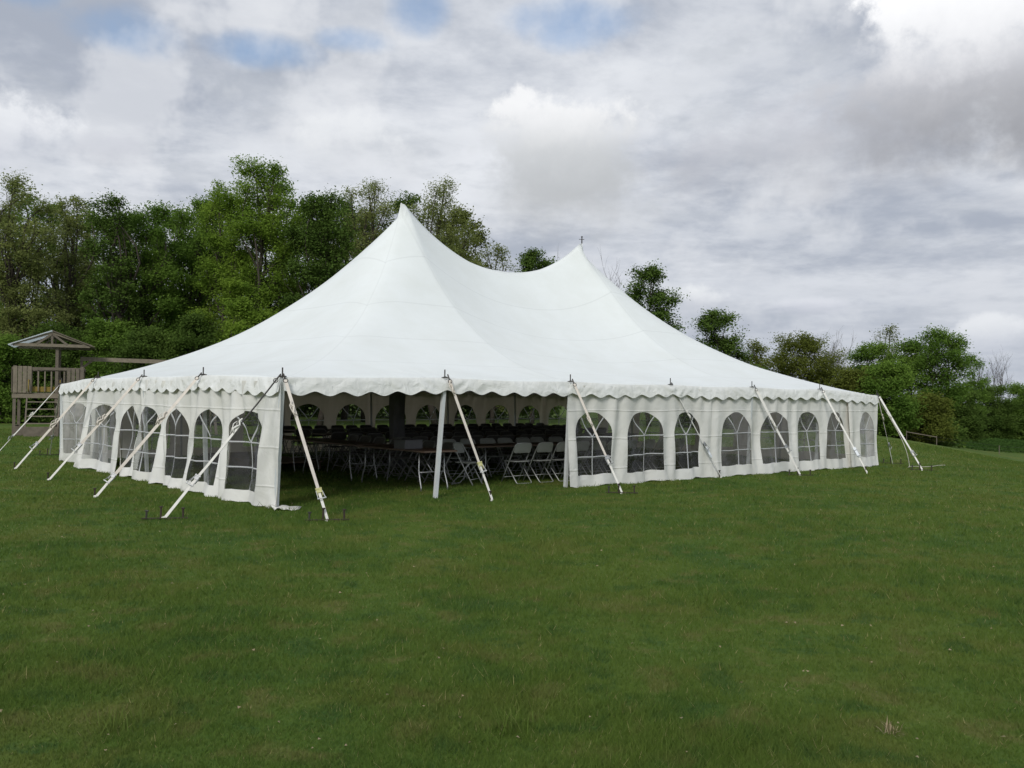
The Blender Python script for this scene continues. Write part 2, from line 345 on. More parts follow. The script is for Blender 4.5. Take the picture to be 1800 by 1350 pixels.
def lawn_nodes(nt, island):
    N, L = nt.nodes, nt.links
    g = N.new('ShaderNodeNewGeometry')
    def noise(s, d, r=0.55):
        n = N.new('ShaderNodeTexNoise'); n.inputs['Scale'].default_value = s; n.inputs['Detail'].default_value = d; n.inputs['Roughness'].default_value = r
        L.new(g.outputs['Position'], n.inputs['Vector']); return n.outputs['Fac']
    def rng(x, a, b, lo=0.0, hi=1.0):
        n = N.new('ShaderNodeMapRange'); n.interpolation_type = 'SMOOTHSTEP'; L.new(x, n.inputs[0]); n.inputs[1].default_value = a; n.inputs[2].default_value = b; n.inputs[3].default_value = lo; n.inputs[4].default_value = hi; return n.outputs[0]
    def mix(f, a, b):
        n = N.new('ShaderNodeMix'); n.data_type = 'RGBA'
        if isinstance(f, float): n.inputs[0].default_value = f
        else: L.new(f, n.inputs[0])
        for s, v in ((n.inputs[6], a), (n.inputs[7], b)):
            if isinstance(v, tuple): s.default_value = (*v, 1)
            else: L.new(v, s)
        return n.outputs[2]
    big, med, small, fine = noise(0.16, 3), noise(0.75, 4, 0.6), noise(2.6, 4), noise(22, 4, 0.7)
    c = mix(rng(big, 0.35, 0.65), (0.070, 0.135, 0.023), (0.102, 0.158, 0.027))
    c = mix(rng(med, 0.50, 0.64, 0, 0.80), c, (0.128, 0.153, 0.035))
    c = mix(rng(med, 0.46, 0.36, 0, 0.80), c, (0.047, 0.111, 0.023))
    c = mix(rng(small, 0.54, 0.66, 0, 0.8), c, (0.150, 0.152, 0.050))
    c = mix(rng(small, 0.45, 0.36, 0, 0.75), c, (0.040, 0.098, 0.025))
    c = mix(rng(fine, 0.35, 0.75, 0, 0.45), c, (0.140, 0.189, 0.041))
    if island:
        c = mix(rng(g.outputs['Random Per Island'], 0.0, 1.0, 0.0, 0.45), c, (0.160, 0.225, 0.060))
        c = mix(rng(g.outputs['Random Per Island'], 0.975, 0.99, 0.0, 0.7), c, (0.421, 0.356, 0.178))
    return c, fine, noise(5, 5, 0.7)
m, nt, b = newmat('lawn'); c, fine, mid = lawn_nodes(nt, False)
hs = nt.nodes.new('ShaderNodeHueSaturation'); hs.inputs['Value'].default_value = 0.92; nt.links.new(c, hs.inputs['Color']); nt.links.new(hs.outputs[0], b.inputs['Base Color'])
b.inputs['Roughness'].default_value = 0.9; b.inputs['Specular IOR Level'].default_value = 0.1
bp = nt.nodes.new('ShaderNodeBump'); bp.inputs['Strength'].default_value = 0.8; bp.inputs['Distance'].default_value = 0.04; nt.links.new(fine, bp.inputs['Height']); nt.links.new(bp.outputs[0], b.inputs['Normal'])
M['lawn'] = m
m, nt, b = newmat('grass_blade'); c, fine, mid = lawn_nodes(nt, True)
for n in list(nt.nodes):
    if n.type in ('BSDF_PRINCIPLED', 'OUTPUT_MATERIAL'): nt.nodes.remove(n)
o_ = nt.nodes.new('ShaderNodeOutputMaterial'); d_ = nt.nodes.new('ShaderNodeBsdfDiffuse'); t_ = nt.nodes.new('ShaderNodeBsdfTranslucent'); x_ = nt.nodes.new('ShaderNodeMixShader'); x_.inputs[0].default_value = 0.35
nt.links.new(c, d_.inputs[0]); nt.links.new(c, t_.inputs[0]); nt.links.new(d_.outputs[0], x_.inputs[1]); nt.links.new(t_.outputs[0], x_.inputs[2]); nt.links.new(x_.outputs[0], o_.inputs[0])
M['grass'] = m

# ------------------------------------------------------------------ ground
def graded(lo, hi, n, fine):
    t = np.linspace(-1, 1, n); s = np.sign(t)*(fine*np.abs(t) + (1-fine)*np.abs(t)**5)
    return np.where(s < 0, -s*lo, s*hi)
gx = graded(-900, 900, 190, 0.06); gy = graded(-300, 1500, 210, 0.06) + 12
GX, GY = np.meshgrid(gx, gy, indexing='ij'); GZ = ground(GX, GY)
nx, ny = GX.shape; idx = np.arange(nx*ny).reshape(nx, ny)
F = np.stack([idx[:-1, :-1], idx[1:, :-1], idx[1:, 1:], idx[:-1, 1:]], -1).reshape(-1, 4)
lawn = obj('ground', fast_mesh('ground', np.stack([GX, GY, GZ], -1).reshape(-1, 3), F, M['lawn'], True))
tag(lawn, 'mown green lawn with darker and yellowish patches', None, None, 'structure')

# ------------------------------------------------------------------ tent
W, D = 60*FT, 40*FT
RQ = (0.1513, 0.6507, 6.6083, 6.4059, 1.3116, 0.01, -0.055, 0.4076, 0.1054, 2.1315)
def eave(u, v):
    c = 0
    for a, b_, k in ((0, 0, .06), (W, 0, .12), (0, D, .12), (W, D, .12)):
        c = c + k*np.exp(-(((u-a)**2+(v-b_)**2)/1.44))
    # the hem sags a little between the side poles
    su = np.where((v < 0.02) | (v > D-0.02), u, v); ph = np.sin(np.pi*su/(10*FT))**2
    return 2.06 - c - 0.025*ph*np.where((np.minimum(u, W-u) < 0.02) | (np.minimum(v, D-v) < 0.02), 1, 0)
def roof(u, v):
    a, b_, hp1, hp2, dip, du1, dv1, du2, dv2, pw = RQ
    p1u, p1v, p2u, p2v = 20*FT+du1, D/2+dv1, 40*FT+du2, D/2+dv2
    x = np.clip((u-p1u)/(p2u-p1u), 0, 1); pv = p1v+(p2v-p1v)*x
    d_u = np.where(u < p1u, (p1u-u)/p1u, np.where(u > p2u, (u-p2u)/(W-p2u), 0))
    d_v = np.where(v < pv, (pv-v)/pv, (v-pv)/(D-pv))
    m_ = np.maximum(d_u, d_v); k = .22*(1-m_)+.02
    h = np.clip(1-abs(d_u-d_v)/k, 0, 1); h = np.where((u > p1u) & (u < p2u), 0, h)
    m_ = np.clip(m_+k/4*h*h*.6, 0, 1); w = 1-m_; t = 2*x-1
    r = hp1+(hp2-hp1)*x-dip*(1-abs(t)**pw); g = a*w+b_*w**2+(1-a-b_)*w**4
    E_ = eave(u, v); return E_+(r-E_)*g
PK1 = (20*FT+RQ[5], D/2+RQ[6]); PK2 = (40*FT+RQ[7], D/2+RQ[8])
tent = empty('party_tent', T(0, 0, 0), YAW)
tag(tent, 'large white twin-peaked pole tent with arched window walls on the lawn', 'tent')
# canopy sheet: grid lines pass through both peaks
def lines(brk, step):
    out = []
    for a, b_ in zip(brk[:-1], brk[1:]):
        n = max(2, int(round((b_-a)/step))); out += list(np.linspace(a, b_, n, endpoint=False))
    return np.array(out+[brk[-1]])
us = lines([0, PK1[0], PK2[0], W], 0.11); vs = lines([0, PK1[1], PK2[1]+1e-6, D], 0.11)
U_, V_ = np.meshgrid(us, vs, indexing='ij'); Z_ = roof(U_, V_)
rs = np.random.default_rng(4)
edge = np.minimum(np.minimum(U_, W-U_), np.minimum(V_, D-V_))
Z_ += 0.012*np.sin(U_*2.1+np.sin(V_*1.3))*np.sin(V_*1.7+0.5)*np.clip(edge/1.0, 0, 1)
# small tension wrinkles running in from each side pole
for i in range(0, 7):
    for vv in (0.0, D):
        rr_ = np.hypot(U_-i*10*FT, V_-vv); an = np.arctan2(U_-i*10*FT, np.abs(V_-vv)+1e-4)
        Z_ += 0.020*np.exp(-(rr_/0.8)**2)*np.cos(an*13)*np.clip(edge/0.12, 0, 1)*np.clip(rr_/0.3, 0, 1)
PKZ = []
for pk_ in (PK1, PK2):      # close the tip over the pole head
    dd = np.hypot(U_-pk_[0], V_-pk_[1]); top_ = Z_[dd < 0.3].max()+0.02; Z_[dd < 0.05] = top_; PKZ.append(float(top_))
nu, nv = U_.shape; idx = np.arange(nu*nv).reshape(nu, nv)
F = np.stack([idx[:-1, :-1], idx[1:, :-1], idx[1:, 1:], idx[:-1, 1:]], -1).reshape(-1, 4)
canopy = obj('canopy', fast_mesh('canopy', np.stack([U_, V_, Z_], -1).reshape(-1, 3), F, M['roof'], True), tent)
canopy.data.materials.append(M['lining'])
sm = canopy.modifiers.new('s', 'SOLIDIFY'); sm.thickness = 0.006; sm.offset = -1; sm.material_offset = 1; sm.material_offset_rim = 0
def weld_lines():
    """overlap welds of the panels: thin, slightly darker lines along the hips, the lace lines and level with the hem"""
    nt = M['roof'].node_tree; N, L = nt.nodes, nt.links; bs = N['Principled BSDF']; src = bs.inputs['Base Color'].links[0].from_socket
    tcn = N.new('ShaderNodeTexCoord'); sp = N.new('ShaderNodeSeparateXYZ'); L.new(tcn.outputs['Object'], sp.inputs[0])
    def mt(op, x, y=0.0):
        n = N.new('ShaderNodeMath'); n.operation = op
        for k, v in ((0, x), (1, y)):
            if isinstance(v, float): n.inputs[k].default_value = v
            else: L.new(v, n.inputs[k])
        return n.outputs[0]
    u, v = sp.outputs[0], sp.outputs[1]
    dv = mt('DIVIDE', mt('ABSOLUTE', mt('SUBTRACT', v, D/2)), D/2)
    du = mt('MAXIMUM', mt('DIVIDE', mt('SUBTRACT', PK1[0], u), PK1[0]), mt('DIVIDE', mt('SUBTRACT', u, PK2[0]), W-PK2[0]))
    m_ = mt('MAXIMUM', du, dv)
    fr = mt('ABSOLUTE', mt('SUBTRACT', mt('FRACT', mt('DIVIDE', mt('ADD', m_, 0.02), 0.2)), 0.5))
    cross = mt('LESS_THAN', mt('SUBTRACT', 0.5, mt('ABSOLUTE', mt('SUBTRACT', fr, 0.0))), 0.012)
    hip = mt('LESS_THAN', mt('ABSOLUTE', mt('SUBTRACT', du, dv)), 0.004)
    lace = mt('MAXIMUM', mt('LESS_THAN', mt('ABSOLUTE', mt('SUBTRACT', u, PK1[0])), 0.03), mt('LESS_THAN', mt('ABSOLUTE', mt('SUBTRACT', u, PK2[0])), 0.03))
    k = mt('ADD', mt('MULTIPLY', cross, 0.09), mt('MULTIPLY', mt('MAXIMUM', hip, lace), 0.06))
    mx = N.new('ShaderNodeMix'); mx.data_type = 'RGBA'; L.new(k, mx.inputs[0]); L.new(src, mx.inputs[6]); mx.inputs[7].default_value = (0.10, 0.11, 0.11, 1)
    L.new(mx.outputs[2], bs.inputs['Base Color'])
weld_lines()

SIDES = {'front': ((0, 0), (1, 0), (0, -1), W), 'left': ((0, 0), (0, 1), (-1, 0), D), 'back': ((0, D), (1, 0), (0, 1), W), 'right': ((W, 0), (0, 1), (1, 0), D)}
def side_pt(side, s, off, z):
    (a, e, n, L_) = SIDES[side]; return (a[0]+e[0]*s+n[0]*off, a[1]+e[1]*s+n[1]*off, z)
def side_eave(side, s):
    p = side_pt(side, s, 0, 0); return float(eave(np.array(p[0]), np.array(p[1])))
def gl(side, s, off):
    p = side_pt(side, s, off, 0); q = T(p[0], p[1]); return gz(q.x, q.y)
# valances with scalloped hem
def valance(side, seed):
    r = random.Random(seed); L_ = SIDES[side][3]; n = int(L_/0.035); rows = 9
    ph = [r.uniform(0, 6.28) for _ in range(10)]; per = 10*FT/6
    V = []
    for i in range(n+1):
        s = L_*i/n; zt = side_eave(side, s)+0.004
        sc = 0.5-0.5*math.cos(2*math.pi*s/per); sc = sc**0.8
        hgt = 0.212+0.070*(sc)+0.012*math.sin(s*1.3+ph[0])
        bay = (s % (10*FT))/(10*FT); near = min(bay, 1-bay)
        for j in range(rows):
            t = j/(rows-1)
            off = 0.030+0.050*t-0.018*math.exp(-t*9)
            off += t*(0.012*math.sin(s*3.1+ph[1]+1.5*t)+0.008*math.sin(s*2*math.pi/per+ph[3]))
            dg = 1 if bay < .5 else -1
            off += (0.016 if side != 'left' else 0.009)*math.sin(s*9.0*(1+0.25*math.sin(s*0.7+ph[6]))+dg*t*5+ph[4])*math.sin(t*math.pi)*(0.25+math.exp(-near*8))
            off += 0.006*math.sin(s*23+ph[5]+dg*9*t)*math.sin(t*math.pi)*(0.3+math.exp(-near*5))
            if s < 0.08 or s > L_-0.08: off = 0.015+0.05*t
            V.append(side_pt(side, s, off, zt-hgt*t))
    F = [(i*rows+j, (i+1)*rows+j, (i+1)*rows+j+1, i*rows+j+1) for i in range(n) for j in range(rows-1)]
    if side in ('front', 'right'): F = [f[::-1] for f in F]
    o = mk('valance', V, F, M['valance'], tent, True)
for i, s in enumerate(SIDES): valance(s, 20+i)

# side walls: hanging vinyl with arched windows
def make_wall(side, s0, s1, wins, seed, base=0.012, inset=None, flare=0.0, pane='pane', zwin=(0.23, 1.47), amp=1.0, endfold=None):
    """wins: list of (left edge, right edge) of windows along the side"""
    r = random.Random(seed); ph = [r.uniform(0, 6.28) for _ in range(14)]
    lam = [r.uniform(0.8, 1.25) for _ in range(14)]
    def P(s, t, lift=0.0):
        s_in = s; s = s + amp*0.022*math.sin(math.pi*t)*(math.sin(s*2.3+ph[10]+4.5*t)+0.8*math.sin(s*3.9+ph[11]-6*t))*min(1, (s-s0)/0.25, (s1-s)/0.25)
        zb = gl(side, s, base)+0.012
        zt = side_eave(side, s)-0.06
        z = zb+(zt-zb)*t
        z += (0.014*math.sin(s*4.1*lam[9]+ph[9])+0.009*math.sin(s*11*lam[8]+ph[8]))*(1-t)**4*1.4
        off = base
        if inset: off += inset(s, t)
        off += amp*(t**1.6)*(0.30+0.70*math.sin(s*0.83+ph[12])**2)*(0.026*math.sin(s*2*math.pi/0.50*lam[0]+ph[0]+2.6*(1-t)*math.sin(s*1.1))+0.012*math.sin(s*2*math.pi/0.27*lam[1]+ph[1]+3*(1-t)*math.sin(s*1.9)))
        off += amp*0.030*math.sin(s*2*math.pi/1.7*lam[2]+ph[2]+1.2*t)*math.sin(math.pi*min(1, t*0.9+0.1))
        off += amp*0.024*math.sin(s*2*math.pi/0.62*lam[3]+ph[3]-2.5*t)*(1-abs(2*t-0.8))
        off += amp*(1-t)**2.2*(0.030*math.sin(s*2*math.pi/0.95*lam[4]+ph[4])+0.014*math.sin(s*2*math.pi/0.37*lam[5]+ph[5]+3*t))
        off += flare*(1-t)**2.5*min(1.0, max(0.0, (s-0.1)/1.4))
        if endfold: off += endfold(s, t)
        return side_pt(side, s, off+lift, z)
    root_v, root_f = [], []; MT, NT, NR = 22, 14, 12
    def z2t(s, z):
        zb = gl(side, s, base)+0.012; zt = side_eave(side, s)-0.06; return (z-zb)/(zt-zb)
    edges = [s0]
    ws = sorted(wins)
    for a, b_ in zip(ws[:-1], ws[1:]): edges.append((a[1]+b_[0])/2)
    edges.append(s1)
    flip = side in ('front', 'right')
    info = []
    for k, (a, b_) in enumerate(ws):
        e0, e1 = edges[k], edges[k+1]; sc = (a+b_)/2; hw = (b_-a)/2
        t0, t1 = z2t(sc, zwin[0]), z2t(sc, zwin[1]); H_ = t1-t0; tr = t0+H_*0.60   # springing line of the arch
        cs, ct = sc, t0+H_*0.45
        outer = [(e0, 1-i/MT) for i in range(MT)]+[(e0+(e1-e0)*i/NT, 0) for i in range(NT)]+[(e1, i/MT) for i in range(MT)]+[(e1+(e0-e1)*i/NT, 1) for i in range(NT)]
        def inside(s, t):
            if abs(s-sc) > hw or t < t0: return False
            if t <= tr: return True
            return ((s-sc)/hw)**2+((t-tr)/(t1-tr))**2 <= 1
        inner = []
        for (s, t) in outer:
            lo, hi = 0.0, 1.0
            for _ in range(24):
                mid = (lo+hi)/2
                if inside(cs+(s-cs)*mid, ct+(t-ct)*mid): lo = mid
                else: hi = mid
            inner.append((cs+(s-cs)*lo, ct+(t-ct)*lo))
        # make sure the two lower corners are present
        for q in ((sc-hw, t0), (sc+hw, t0)):
            j = min(range(len(inner)), key=lambda i: ((inner[i][0]-q[0])/hw)**2+((inner[i][1]-q[1])/H_*2)**2); inner[j] = q
        n = len(outer); o0 = len(root_v)
        for rr in range(NR+1):
            f = rr/NR
            for i in range(n): root_v.append(P(outer[i][0]+(inner[i][0]-outer[i][0])*f, outer[i][1]+(inner[i][1]-outer[i][1])*f))
        for rr in range(NR):
            for i in range(n):
                A = o0+rr*n+i; B = o0+rr*n+(i+1) % n; root_f.append((A, B, B+n, A+n))
        info.append((sc, hw, t0, t1, tr, cs, ct, inner))
    if flip: root_f = [f for f in root_f]
    else: root_f = [f[::-1] for f in root_f]
    me = bpy.data.meshes.new('side_wall'); bmw = bmesh.new()
    bv = [bmw.verts.new(v) for v in root_v]
    for f in root_f: bmw.faces.new([bv[i] for i in f])
    bmesh.ops.remove_doubles(bmw, verts=bmw.verts[:], dist=0.0004)
    for f in bmw.faces: f.smooth = True
    bmw.to_mesh(me); bmw.free(); me.materials.append(M['wall'])
    wall = obj('side_wall', me, tent)
    for (sc, hw, t0, t1, tr, cs, ct, inner) in info:
        n = len(inner); V = []; F = []; R_ = 7
        for rr in range(R_):
            f = 1.004-rr/R_
            for (s, t) in inner: V.append(P(cs+(s-cs)*f, ct+(t-ct)*f, -0.003))
        V.append(P(cs, ct, -0.003)); c0 = len(V)-1
        for rr in range(R_-1):
            for i in range(n): F.append((rr*n+i, rr*n+(i+1) % n, (rr+1)*n+(i+1) % n, (rr+1)*n+i))
        for i in range(n): F.append(((R_-1)*n+i, (R_-1)*n+(i+1) % n, c0))
        mk('window_pane', V, F, M[pane], wall, True)
        H_ = t1-t0; th_ = z2t(sc, 1.0)-z2t(sc, 0.0)
        wv = 0.0125
        def strip(a, b_, k=14):
            du, dt = b_[0]-a[0], (b_[1]-a[1])/th_; ln = math.hypot(du, dt); px_, pt_ = -dt/ln*wv, du/ln*wv*th_
            V = []; F = []
            for i in range(k+1):
                s = a[0]+(b_[0]-a[0])*i/k; t = a[1]+(b_[1]-a[1])*i/k
                for (q, l) in ((-1, -0.005), (1, -0.005), (1, 0.002), (-1, 0.002)): V.append(P(s+px_*q, t+pt_*q, l))
            for i in range(k):
                for j in range(4): F.append((i*4+j, i*4+(j+1) % 4, i*4+4+(j+1) % 4, i*4+4+j))
            F += [(0, 1, 2, 3), (4*k+3, 4*k+2, 4*k+1, 4*k)]
            mk('muntin', V, F, M['muntin'], wall, True)
        strip((sc-hw, tr), (sc+hw, tr)); strip((sc-hw, t0+(tr-t0)*0.47), (sc+hw, t0+(tr-t0)*0.47)); strip((sc, t0), (sc, tr), 20)
        for sg in (-1, 1): strip((sc, tr), (sc+sg*hw*0.60, tr+(t1-tr)*0.80))
    return wall
# front side (two open bays first)
make_wall('front', 6.0, 10.55, [(6.23, 7.23), (7.69, 8.85), (9.27, 10.15)], 3, flare=0.06, amp=1.25)
make_wall('front', 10.52, 16.80, [(10.95, 12.17), (12.60, 13.71), (14.18, 15.22), (15.50, 16.54)], 5, base=-0.004, flare=0.10, amp=1.3, pane='pane_hazy')
make_wall('front', 16.62, 18.27, [(17.22, 18.08)], 8, base=0.03, flare=0.08, amp=1.2, pane='pane_milky')
# left side
make_wall('left', -0.05, 7.2, [(0.62, 1.66), (2.22, 3.20), (3.82, 4.44), (5.16, 6.26), (6.50, 7.02)], 11, flare=0.15, amp=2.3, zwin=(0.20, 1.47),
          endfold=lambda s, t: 0.10*math.exp(-((s-0.1)/0.35)**2)*(1-t)**3)
make_wall('left', 7.06, 9.95, [(7.62, 9.40)], 12, base=0.02, flare=0.17, amp=1.8, pane='pane_hazy', endfold=lambda s, t: 0.12*math.exp(-((s-9.95)/0.8)**2)*(1-t)**1.2)
make_wall('left', 9.3, 12.17, [(10.3, 11.85)], 13, pane='pane_milky', inset=lambda s, t: -0.30+0.28*min(1, max(0, (s-9.3)/2.6)))
# back and far end
make_wall('back', 0.02, 6.1, [(0.3+1.524*i, 1.25+1.524*i) for i in range(4)], 21, amp=1.2)
make_wall('back', 6.13, 12.2, [(6.45+1.5*i, 7.45+1.5*i) for i in range(4)], 22, amp=1.6)
make_wall('back', 12.23, 18.27, [(12.5+1.5*i, 13.5+1.5*i) for i in range(4)], 23, amp=1.6)
make_wall('right', 0.02, 6.1, [(0.3+1.524*i, 1.25+1.524*i) for i in range(4)], 24, amp=1.2)
make_wall('right', 6.13, 12.17, [(6.4+1.524*i, 7.35+1.524*i) for i in range(4)], 25, amp=1.2)
# the loose toe of the first wall, folded out on the grass beside the opening
V = []; F = []; rr = random.Random(2)
for i in range(9):
    for j in range(7):
        x = -0.14+0.44*i/8*(1-0.45*abs(j-3)/3); y = -0.10+0.05*j-0.16*(i/8)
        V.append((x, y, gz(*T(x, y)[:2])+0.012+0.055*abs(math.sin(i*0.9+j*0.5))*(1-i/8)+0.03*(j == 3)))
for i in range(8):
    for j in range(6): F.append((i*7+j, (i+1)*7+j, (i+1)*7+j+1, i*7+j+1))
o = mk('wall_toe', V, F, M['wall'], tent, True); md = o.modifiers.new('s', 'SOLIDIFY'); md.thickness = 0.004

# side poles with pins, and the hem rings
def side_pole(u, v, foot, mt='pole', wdt=0.062, pin=0.15, z0=None):
    g0 = gz(*T(*foot)[:2]); zt = float(eave(np.array(u), np.array(v)))
    b = MB(); b.bar((foot[0], foot[1], g0), (u, v, zt-0.012), wdt, wdt, (0, 1, 0)); p = b.build('side_pole', M[mt], tent)
    b = MB(); b.tube([(u, v, zt-0.02), (u, v, zt+pin)], 0.011, 6); b.build('pin', M['dark_steel'], p)
    b = MB(); b.tube([(u+0.05*math.cos(a), v+0.05*math.sin(a), zt+0.012) for a in np.linspace(0, 6.28, 13)], 0.008, 5, False)
    b.tube([(u-0.06, v-0.03, zt+0.014), (u, v, zt+0.028), (u+0.06, v-0.02, zt+0.014)], 0.007, 5); b.build('hem_ring', M['dark_steel'], p)
for i in range(7):
    ft_ = (i*10*FT, 0.10)
    if i == 1: ft_ = (2.86, -0.03)
    side_pole(i*10*FT, 0.0, ft_ if i else (0.0, 0.14))
    side_pole(i*10*FT, D, (i*10*FT, D-0.10), 'pole', 0.05)
for i in (1, 2, 3):
    side_pole(0.0, i*10*FT, (0.10, i*10*FT)); side_pole(W, i*10*FT, (W-0.10, i*10*FT), 'pole', 0.05)
# centre poles
for k, (pk, hp) in enumerate(((PK1, RQ[2]), (PK2, RQ[3]))):
    hp = PKZ[k]
    foot = (pk[0]+0.05, pk[1]+0.12); g0 = gz(*T(*foot)[:2])
    b = MB(); b.tube([(foot[0], foot[1], g0), (pk[0], pk[1], hp-0.32)], 0.055, 12); cp = b.build('centre_pole', M['steel'], tent, True)
    if k == 0:
        b = MB(); b.tube([(pk[0], pk[1], hp-0.34), (pk[0], pk[1], hp-0.06), (pk[0], pk[1], hp+0.004)], [0.055, 0.02, 0.01], 10); b.build('peak_cap', M['seam'], cp, True)
        # dark padded sleeve round the pole
        V = []; F = []; n = 40; K = 26
        for j in range(K+1):
            z = g0+0.02+(3.4)*j/K; t = (z-g0)/(hp-g0); cx_ = foot[0]+(pk[0]-foot[0])*t; cy__ = foot[1]+(pk[1]-foot[1])*t
            for i in range(n):
                a = 2*math.pi*i/n; rad = 0.19+0.010*math.sin(a*9+0.5*math.sin(j*0.4))+0.012*math.sin(j*0.5+a)
                if j < 3: rad += 0.015*(3-j)
                V.append((cx_+rad*math.cos(a), cy__+rad*math.sin(a), z))
        for j in range(K):
            for i in range(n): F.append((j*n+i, j*n+(i+1) % n, (j+1)*n+(i+1) % n, (j+1)*n+i))
        F.append(tuple(range(n))[::-1]); F.append(tuple(range(K*n, K*n+n))); mk('pole_sleeve', V, F, M['cover'], cp, True)
    else:
        b = MB(); b.tube([(pk[0], pk[1], hp-0.06), (pk[0], pk[1], hp+0.22)], [0.02, 0.014], 8); b.tube([(pk[0]-0.07, pk[1]+0.05, hp+0.13), (pk[0]+0.06, pk[1]-0.04, hp+0.13)], 0.009, 6)
        b.tube([(pk[0], pk[1], hp+0.19), (pk[0], pk[1], hp+0.22)], 0.026, 8); b.build('finial', M['dark_steel'], cp)
        b = MB(); b.tube([(pk[0], pk[1], hp-0.34), (pk[0], pk[1], hp-0.06), (pk[0], pk[1], hp+0.006)], [0.055, 0.025, 0.018], 10); b.build('peak_cap', M['seam'], cp, True)

# ------------------------------------------------------------------ guy straps and their stakes
def flat(b, a, c, w, th, nrm, n=10, sagk=0.0, twist=0.0):
    """flat webbing from a to c"""
    a, c = Vector(a), Vector(c); d = (c-a).normalized(); s = d.cross(Vector(nrm)); s.normalize(); nn = s.cross(d)
    V = []
    for i in range(n+1):
        f = i/n; p = a.lerp(c, f); p.z -= sagk*4*f*(1-f); tw = twist*f
        sx = s*math.cos(tw)+nn*math.sin(tw); sn = sx.cross(d)
        for q, l in ((-1, -1), (1, -1), (1, 1), (-1, 1)): V.append(p+sx*q*w/2+sn*l*th/2)
    F = [(i*4+j, i*4+(j+1) % 4, i*4+4+(j+1) % 4, i*4+4+j) for i in range(n) for j in range(4)]+[(0, 1, 2, 3), (4*n+3, 4*n+2, 4*n+1, 4*n)]
    b.add(V, F)
GRP = 'ratchet straps tying down the tent'
def guy(u, v, stake, label, rat=0.76, knot=0.30, plate='plate', brass=False, upper='web', wid=0.050, rope_top=False, sleeve=None, plate_label=None, dirv=None):
    zt = float(eave(np.array(u), np.array(v)))
    A = T(u, v, zt-0.02); B = TG(stake[0], stake[1], 0.03)
    out = Vector((B.x-A.x, B.y-A.y, 0)).normalized(); A = A+out*0.10; A.z -= 0.015
    view = Vector((A.x, A.y, 0)).normalized()*-1
    nrm = (view*0.75+out*0.35+Vector((0, 0, 0.5))).normalized()
    root = empty('guy_strap', TG(stake[0], stake[1])); tag(root, label, 'strap', GRP)
    inv = Matrix.Translation(-root.location)
    d = (B-A).normalized(); R1 = A.lerp(B, rat)
    def done(b, name, mt, par=root, smooth=False):
        b.v = [tuple(inv @ Vector(p)) for p in b.v]; return b.build(name, M[mt], par, smooth)
    s = d.cross(nrm).normalized(); n3 = s.cross(d)
    b = MB(); b.tube([A-d*0.11+n3*0.0, A-d*0.02], 0.012, 6); b.tube([A+d*0.02+s*0.035*math.cos(a)+d*0.035*math.sin(a) for a in np.linspace(0, 6.28, 11)], 0.007, 5, False); done(b, 'ring', 'dark_steel')
    Kp = A.lerp(B, knot)
    if rope_top:
        b = MB(); b.tube([A, A.lerp(B, 0.18)+Vector((0, 0, -0.01)), Kp], 0.012, 6); done(b, 'rope', 'dark_steel')
        b = MB(); flat(b, Kp, R1, wid*0.7, 0.012, nrm, 12, 0.012, 0.3); done(b, 'upper_webbing', upper)
    else:
        b = MB(); flat(b, A, R1, wid, 0.004, nrm, 14, 0.010, 0.35); done(b, 'upper_webbing', upper)
    # bunched tail tied round the strap
    b = MB(); q = []
    rn = random.Random(int(u*97+v*31)); pts = [Kp+d*(0.05*i-0.12)+s*(0.022*math.sin(i*2.1)+0.012)+n3*(0.02+0.014*math.cos(i*1.7)) for i in range(6)]
    b.tube(pts, [0.011, 0.018, 0.014, 0.019, 0.014, 0.009], 6); pts = [Kp+s*0.03+n3*0.02, Kp+s*0.055+n3*0.03+d*-0.05, Kp+s*0.06+n3*0.03+d*0.03+Vector((0, 0, 0.02)), Kp+d*0.16+s*0.02+n3*0.012]
    b.tube(pts, 0.008, 5); done(b, 'tied_tail', 'web_w' if upper == 'web_w' else 'web', smooth=True)
    # ratchet: frame cheeks, spindle, handle
    b = MB(); Rm = Matrix((s, d, n3)).transposed()
    for q in (-1, 1): b.box(R1+s*q*0.036+n3*0.008+d*0.05, (0.005, 0.13, 0.035), Rm)
    b.tube([R1-s*0.045+n3*0.012, R1+s*0.045+n3*0.012], 0.014, 8); b.box(R1+d*0.035+n3*0.012, (0.066, 0.05, 0.012), Rm); rt = done(b, 'ratchet', 'brass' if brass else 'steel')
    b = MB()
    for q in (-1, 1): b.tube([R1+s*q*0.043+n3*0.012+d*0.03, R1+s*q*0.052+n3*0.05+d*0.17], 0.005, 5)
    b.tube([R1-s*0.062+n3*0.05+d*0.17, R1+s*0.062+n3*0.05+d*0.17], 0.010, 6); done(b, 'handle', 'steel' if not brass else 'muntin', rt)
    b = MB(); flat(b, R1+d*0.06, B, wid*0.8, 0.004, nrm, 8, 0.0, 0.2)
    flat(b, B+Vector((0, 0, 0.0)), B+d*0.03+s*0.03, wid*0.7, 0.02, nrm, 2); done(b, 'lower_webbing', 'web_w')
    if sleeve is not None:
        S0 = A.lerp(B, sleeve); b = MB(); b.box(S0+n3*0.012, (0.075, 0.26, 0.014), Rm); b.box(S0+d*0.10+n3*0.022, (0.05, 0.10, 0.012), Rm); done(b, 'sleeve', 'tagw')
